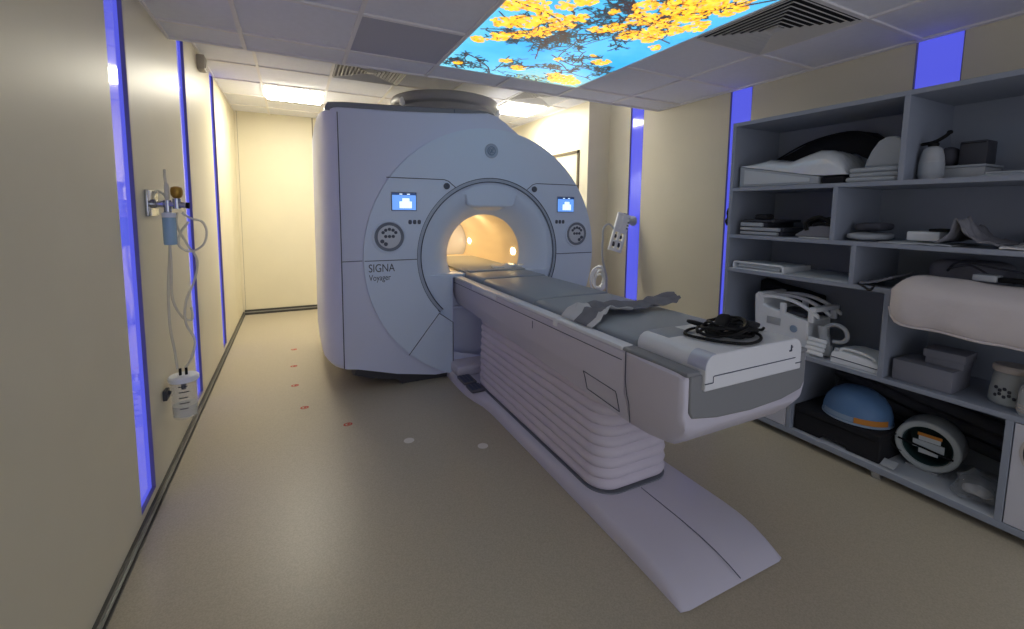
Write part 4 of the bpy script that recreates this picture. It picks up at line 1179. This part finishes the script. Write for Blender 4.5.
# --- fourth row, right
def carton(name, label, x, y, zb, zt, lid, m='foamg', rz=0):
    t = thing(name, label, 'box', ((x[0] + x[1]) / 2, (y[0] + y[1]) / 2, zb), rotz=R(rz))
    cx, cy = (x[0] + x[1]) / 2, (y[0] + y[1]) / 2; hx, hy = (x[1] - x[0]) / 2, (y[1] - y[0]) / 2
    bm = B(); box(bm, (-hx, hx), (-hy, hy), (0, zt - zb - (lid if lid else 0)), bev=.004); obj('tray', bm, m, t, local=True)
    if lid:
        bm = B(); box(bm, (-hx - .008, hx + .008), (-hy - .008, hy + .008), (zt - zb - lid, zt - zb), bev=.005); obj('lid', bm, m, t, local=True)
carton('storage_box', 'large grey box on the fourth shelf under the pillow', (2.965, 3.19), (.908, 1.155), H4 + .001, H4 + .115, 0, 'foamg')
carton('storage_box', 'small lidded grey box on top of the large grey box', (3.04, 3.19), (.90, 1.05), H4 + .1155, H4 + .195, .042, 'foamg', 3)
t = thing('patterned_canister', 'white patterned canister with a grey lid at the right end of the fourth shelf', 'canister', (3.03, .72, H4))
bm = B()
lathe(bm, [(.075, .001), (.080, .008), (.078, .06), (.072, .12), (.066, .150), (.060, .156)], 32, Matrix.Translation((3.10, .735, H4))); obj('body', bm, 'coilgrey', t)
bm = B(); lathe(bm, [(.068, .158), (.070, .162), (.070, .182), (.064, .190)], 32, Matrix.Translation((3.10, .74, H4))); obj('lid', bm, 'beige', t)
bm = B()
for k in range(9):
    a = R(150 + 12 * (k % 5)); zz = .045 + .028 * (k // 5) + .01 * (k % 2)
    soft(bm, (3.10 + .0785 * math.cos(a), .735 + .0785 * math.sin(a), H4 + zz), (.004, .007, .009), .9, n=10)
obj('printed_marks', bm, 'gdark', t)
t = thing('white_pot', 'pale rounded pot with ribbed base in front of the patterned canister', 'pot', (3.0, .62, H4))
bm = B(); lathe(bm, [(.060, .001), (.066, .01), (.068, .05), (.066, .11), (.050, .15), (.034, .165), (.036, .19), (.030, .20), (.012, .205)], 28, Matrix.Translation((2.992, .632, H4)) @ Matrix.Diagonal((.88, .88, 1, 1))); obj('body', bm, 'offwhite', t)
bm = B()
for zz in (.016, .030, .044): lathe(bm, [(.066, zz), (.071, zz + .005), (.066, zz + .010)], 28, Matrix.Translation((2.992, .632, H4)) @ Matrix.Diagonal((.88, .88, 1, 1)), cap=False)
obj('base_ribs', bm, 'beige', t)

# --- bottom row
z = H5 + .0015
t = thing('black_case', 'large black case with a notched front, on the bottom shelf under the blue dome', 'case', (3.1, 1.42, z))
bm = B()
prism(bm, [(1.645, z), (1.645, z + .165), (1.17, z + .165), (1.17, z), (1.335, z), (1.345, z + .022), (1.475, z + .022), (1.485, z)], 2.955, 3.33, 'x'); obj('shell', bm, 'blackf', t, bevel=.008)
bm = B(); box(bm, (2.952, 2.956), (1.19, 1.63), (z + .120, z + .127)); obj('lid_seam', bm, 'black', t, smooth=False)
t = thing('balance_dome', 'blue half dome with orange and pale labels on the black case, bottom shelf', 'dome', (3.10, 1.365, z + .166))
bm = B()
prof = [(.155, .0), (.172, .010), (.176, .03), (.174, .055), (.160, .105), (.130, .15), (.085, .182), (.04, .195), (.004, .198)]
Md = Matrix.Translation((3.115, 1.365, z + .166)) @ Matrix.Diagonal((.93, 1, 1.0, 1))
lathe(bm, prof, 40, Md); obj('dome', bm, 'blue', t, angle=60)
def wrap(a0, a1, z0, z1):
    bm = B(); secs = []
    for i in range(13):
        a = R(a0 + (a1 - a0) * i / 12)
        secs.append([Md @ Vector((r * math.cos(a), r * math.sin(a), zz)) for r, zz in ((.1745, z0), (.1778, z0), (.1765, z1), (.1735, z1))])
    loft(bm, secs); return bm
obj('label_band', wrap(198, 258, .020, .052), 'orange', t); obj('label_band', wrap(135, 197, .022, .050), 'paleblue', t)
bm = B(); lathe(bm, [(.176, .003), (.180, .006), (.180, .014), (.1765, .018)], 40, Md, cap=False); obj('rim', bm, 'paleblue', t)
t = thing('knee_coil', 'white drum shaped coil with dark green inside, lying on the bottom shelf', 'coil', (3.08, 1.0, z))
kz = z + .150
Mk = Matrix.Translation((3.10, 1.022, kz)) @ Matrix.Rotation(R(8), 4, 'Z') @ Matrix.Rotation(R(90), 4, 'Y')
bm = B(); lathe(bm, [(.106, .15), (.106, .0), (.110, -.007), (.131, -.007), (.137, .0), (.138, .05), (.138, .145), (.132, .155), (.10, .155)], 44, Mk, cap=False); obj('drum', bm, 'coilgrey', t)
bm = B(); lathe(bm, [(.1055, .004), (.101, .004), (.101, .145), (.002, .150)], 36, Mk, cap=False); obj('lining', bm, 'green', t)
bm = B(); box(bm, (-.012, .03), (-.065, .065), (.03, .036), Mx=Mk); box(bm, (-.055, -.018), (-.05, .04), (.022, .026), Mx=Mk); box(bm, (.012, .05), (-.045, .035), (.012, .016), Mx=Mk); obj('inner_labels', bm, 'paper', t, smooth=False)
bm = B(); tube(bm, [Mk @ Vector((-.004, .12, -.008)), Mk @ Vector((.012, 0, -.008)), Mk @ Vector((.028, -.11, -.008))], .006, 8); tube(bm, spl([Mk @ Vector((-.02, .128, -.010)), Mk @ Vector((.01, .155, -.012)), Mk @ Vector((.06, .135, -.006)), Mk @ Vector((.07, .10, -.004))], 5), .004, 6); obj('strap', bm, 'black', t)
bm = B(); box(bm, (-.062, -.045), (-.055, .045), (.018, .022), Mx=Mk); obj('inner_stripe', bm, 'orange', t, smooth=False)
bm = B(); box(bm, (3.11, 3.25), (.97, 1.11), (z, z + .012), bev=.003); obj('cradle', bm, 'offwhite', t)
bm = B(); soft(bm, (3.03, .80, z + .064), (.085, .085, .055), .8, .036, 19, 9, 40); tag(obj('plastic_bag', bm, 'bag', angle=80), 'crumpled clear plastic bag at the right of the bottom shelf', 'bag')
bm = B(); soft(bm, (3.03, .795, z + .048), (.045, .055, .022), .9, .016, 20, 4, 22); tag(obj('packed_pad', bm, 'clothw', angle=80), 'white pad inside the crumpled clear bag on the bottom shelf', 'pad')
bm = B(); slab(bm, lambda u, v: Vector((2.945 + .05 * u, 1.095 + .065 * v, z + .016 + .022 * u)), 4, 4, .006); tag(obj('leaflet', bm, 'offwhite', smooth=False), 'small tilted plate between the black case and the white drum', 'plate')
G5 = 'long dark foam rolls along the back of the bottom shelf'
for k, (pa, pb, r, l) in enumerate((((3.375, 1.63, z + .405), (3.36, .735, z + .275), .036, 'topmost dark foam roll at the back of the bottom shelf'), ((3.385, 1.62, z + .328), (3.385, .735, z + .198), .034, 'middle dark foam roll at the back of the bottom shelf'), ((3.385, 1.60, z + .252), (3.385, .735, z + .122), .034, 'lowest dark foam roll at the back of the bottom shelf'))):
    bm = B(); a, b = Vector(pa), Vector(pb)
    tube(bm, [a, a.lerp(b, .02), a.lerp(b, .3) + Vector((0, 0, .004)), a.lerp(b, .6) - Vector((0, 0, .006)), a.lerp(b, .98), b], [r * .85, r, r, r, r, r * .85], 14)
    tag(obj('foam_roll', bm, 'foamd'), l, 'foam roll', G5)

# ------------------------------------------------------------------ things on the walls
t = thing('oxygen_regulator', 'chrome wall oxygen regulator with brass knob and pale blue bottle on left wall', 'oxygen regulator', (XL, 2.90, 1.52))
bm = B(); box(bm, (XL, XL + .014), (2.80, 2.99), (1.452, 1.588), bev=.003); obj('wall_plate', bm, 'chrome', t)
RY, RZ = 2.88, 1.516
bm = B()
lathe(bm, [(.024, .012), (.024, .03), (.018, .034), (.018, .06), (.014, .064), (.014, .10)], 18, Matrix.Translation((XL, RY, RZ)) @ Matrix.Rotation(R(90), 4, 'Y'))
obj('wall_connector', bm, 'chrome', t)
bm = B()
tube(bm, [(-.60, RY, RZ), (-.55, RY, RZ - .002), (-.515, RY, RZ - .006)], .016, 12)
tube(bm, [(-.595, RY, RZ + .02), (-.595, RY, RZ - .045)], .017, 12)
tube(bm, [(-.555, RY, RZ + .03), (-.555, RY, RZ - .025)], .019, 12)
obj('valve_body', bm, 'chrome', t)
bm = B(); lathe(bm, [(.010, .030), (.020, .036), (.027, .050), (.028, .072), (.024, .088), (.012, .094)], 16, Matrix.Translation((-.553, RY, RZ))); obj('brass_knob', bm, 'gold', t)
bm = B(); tube(bm, [(-.515, RY, RZ - .006), (-.500, RY, RZ - .007)], .017, 12); obj('outlet_cap', bm, 'black', t)
bm = B(); lathe(bm, [(.008, .02), (.011, .03), (.011, .10), (.006, .11)], 12, Matrix.Translation((-.595, RY, RZ))); obj('flow_tube', bm, 'tube', t)
bm = B(); lathe(bm, [(.030, -.070), (.031, -.062), (.031, -.048), (.018, -.044)], 24, Matrix.Translation((-.592, RY, RZ))); obj('bottle_cap', bm, 'white', t)
bm = B(); lathe(bm, [(.012, -.218), (.028, -.216), (.030, -.208), (.0305, -.14), (.0305, -.071)], 24, Matrix.Translation((-.592, RY, RZ))); obj('humidifier_bottle', bm, 'bluebot', t)
bm = B()
tubes = [
    [(-.60, 2.90, 1.60), (-.61, 2.93, 1.66), (-.62, 2.98, 1.70)],
    [(-.655, 2.88, 1.50), (-.655, 2.90, 1.56), (-.645, 2.94, 1.585), (-.61, 2.96, 1.54), (-.60, 2.95, 1.42), (-.61, 2.93, 1.25), (-.62, 2.90, 1.05), (-.625, 2.91, .85), (-.62, 2.95, .70), (-.615, 2.96, .59)],
    [(-.535, 2.88, 1.47), (-.50, 2.90, 1.44), (-.455, 2.93, 1.42), (-.44, 2.95, 1.36), (-.46, 2.95, 1.29), (-.52, 2.95, 1.255), (-.57, 2.95, 1.29), (-.56, 2.95, 1.36), (-.52, 2.95, 1.42)],
    [(-.56, 2.90, 1.47), (-.57, 2.93, 1.40), (-.54, 2.97, 1.30), (-.50, 3.0, 1.20), (-.52, 3.0, 1.08), (-.56, 2.98, .97), (-.565, 2.97, .85), (-.53, 2.98, .74), (-.55, 2.97, .64), (-.58, 2.96, .59)],
    [(-.60, 2.89, 1.44), (-.60, 2.90, 1.2), (-.61, 2.93, 1.0), (-.58, 2.98, .88), (-.54, 3.0, .86), (-.54, 3.0, .93)],
]
for p in tubes: tube(bm, spl(p, 8), .0062, 8)
tag(obj('oxygen_tubing', bm, 'tube', angle=80), 'clear tubing hanging in loops from the wall regulator to the jar', 'tubing')
t = thing('suction_jar', 'clear graduated jar with white lid mounted low on the left wall', 'jar', (-.588, 2.95, .31))
JM = Matrix.Translation((-.588, 2.955, .305))
bm = B(); lathe(bm, [(.010, .004), (.052, .004), (.060, .012), (.066, .22), (.063, .22), (.057, .016), (.010, .012)], 36, JM); obj('cup', bm, 'clear', t)
bm = B(); lathe(bm, [(.012, .013), (.0562, .017), (.0592, .078), (.012, .078)], 32, JM); obj('liquid', bm, 'liquid', t)
bm = B(); lathe(bm, [(.070, .218), (.073, .222), (.073, .240), (.066, .248), (.02, .252)], 36, JM); obj('lid', bm, 'white', t)
bm = B()
for dx in (-.012, .016): tube(bm, [JM @ Vector((dx, -.01, .248)), JM @ Vector((dx, -.01, .29))], .007, 8)
tube(bm, [JM @ Vector((0, -.01, .20)), JM @ Vector((0, -.01, .17))], .012, 10)
obj('ports', bm, 'black', t)
bm = B(); box(bm, (XL, XL + .02), (2.88, 2.95), (.44, .495), bev=.004); tube(bm, [(XL + .02, 2.91, .47), (-.65, 2.92, .48)], .012, 8); obj('wall_bracket', bm, 'gdark', t)
for k in range(5):
    bm = B()
    zz = .07 + .032 * k
    secs = [[JM @ Vector((r * math.cos(R(a)), r * math.sin(R(a)), q)) for r, q in ((.0615 + zz * .028, zz), (.0625 + zz * .028, zz), (.0625 + zz * .028, zz + .005), (.0615 + zz * .028, zz + .005))] for a in range(258, 295 + (10 if k % 2 else 0), 6)]
    loft(bm, secs)
    obj('graduation_mark', bm, 'mark', t)

# white paddle hanging on the right wall
t = thing('paddle_coil', 'white slotted paddle hanging tilted on the right wall before the blue strip', 'paddle', (XR, 3.86, 1.30))
bm = B(); lathe(bm, [(.055, 0), (.055, .02), (.048, .03), (.03, .055)], 24, Matrix.Translation((XR, 3.80, 1.40)) @ Matrix.Rotation(R(-90), 4, 'Y')); obj('wall_mount', bm, 'offwhite', t)
Mp = Matrix.Translation((3.385, 3.845, 1.475)) @ Matrix.Rotation(R(-13), 4, 'Z') @ Matrix.Rotation(R(15), 4, 'Y')
bm = B()
for x0, x1 in ((-.10, -.072), (-.034, -.004), (.036, .064)):
    box(bm, (x0, x1), (-.018, .018), (-.44, -.0), bev=.007, Mx=Mp)
for z0, z1 in ((-.03, 0), (-.22, -.185), (-.335, -.315), (-.44, -.41)): box(bm, (-.10, .064), (-.018, .018), (z0, z1), bev=.006, Mx=Mp)
box(bm, (-.09, .055), (-.010, .014), (-.20, -.01), bev=.004, Mx=Mp)
obj('frame', bm, 'white', t)
bm = B()
for x0 in (-.055, .012):
    soft(bm, tuple(Mp @ Vector((x0, -.004, -.36))), (.016, .010, .030), .7, n=14); soft(bm, tuple(Mp @ Vector((x0, -.004, -.27))), (.014, .010, .022), .7, n=14)
for k in range(4): box(bm, (.040, .060), (-.0195, -.016), (-.06 - .035 * k, -.045 - .035 * k), Mx=Mp)
box(bm, (-.03, .03), (-.006, .006), (-.004, .006), Mx=Mp)
obj('slot_pads', bm, 'gdark', t)
bm = B()
tube(bm, spl([Mp @ Vector((-.09, 0, -.20)), Mp @ Vector((-.16, .02, -.16)), Mp @ Vector((-.21, .02, -.22)), Mp @ Vector((-.19, .02, -.32)), Mp @ Vector((-.12, .03, -.55)), (3.20, 3.93, .75), (3.22, 3.93, .45), (3.28, 3.95, .10), (3.30, 3.97, .012)], 8), .011, 8)
obj('cable', bm, 'offwhite', t)
bm = B()
for k in range(5):
    cx, cz, r = 3.10 + .012 * k, .73 - .01 * k, .125 - .012 * k
    tube(bm, [(cx + .02 * (k % 3) + r * .85 * math.cos(R(a)), 3.955 + .014 * k, cz + .03 * (k % 2) + r * 1.15 * math.sin(R(a))) for a in range(0, 360, 15)], .012, 7, True)
obj('cable_loops', bm, 'white', t)

# ------------------------------------------------------------------ light
def point(loc, col, e, r):
    l = bpy.data.lights.new('bore_lamp_glow', 'POINT'); l.energy = e; l.color = col; l.shadow_soft_size = r
    o = bpy.data.objects.new('bore_lamp_glow', l); o.location = loc; C.objects.link(o)
point((BX, 4.35, 1.33), (1., .70, .36), 2.2, .05)
point((BX, 4.95, 1.33), (1., .70, .36), 2.0, .05)
w = bpy.data.worlds.new('world'); sc.world = w; w.use_nodes = True
w.node_tree.nodes['Background'].inputs['Color'].default_value = (.74, .77, .90, 1)
w.node_tree.nodes['Background'].inputs['Strength'].default_value = 1.0
sc.view_settings.view_transform = 'Standard'; sc.view_settings.look = 'None'
sc.view_settings.exposure = .12; sc.view_settings.gamma = 1.
sc.view_settings.use_curve_mapping = False
sc.cycles.use_denoising = True
sc.cycles.max_bounces = 10; sc.cycles.diffuse_bounces = 6
sc.cycles.sample_clamp_indirect = 6.0
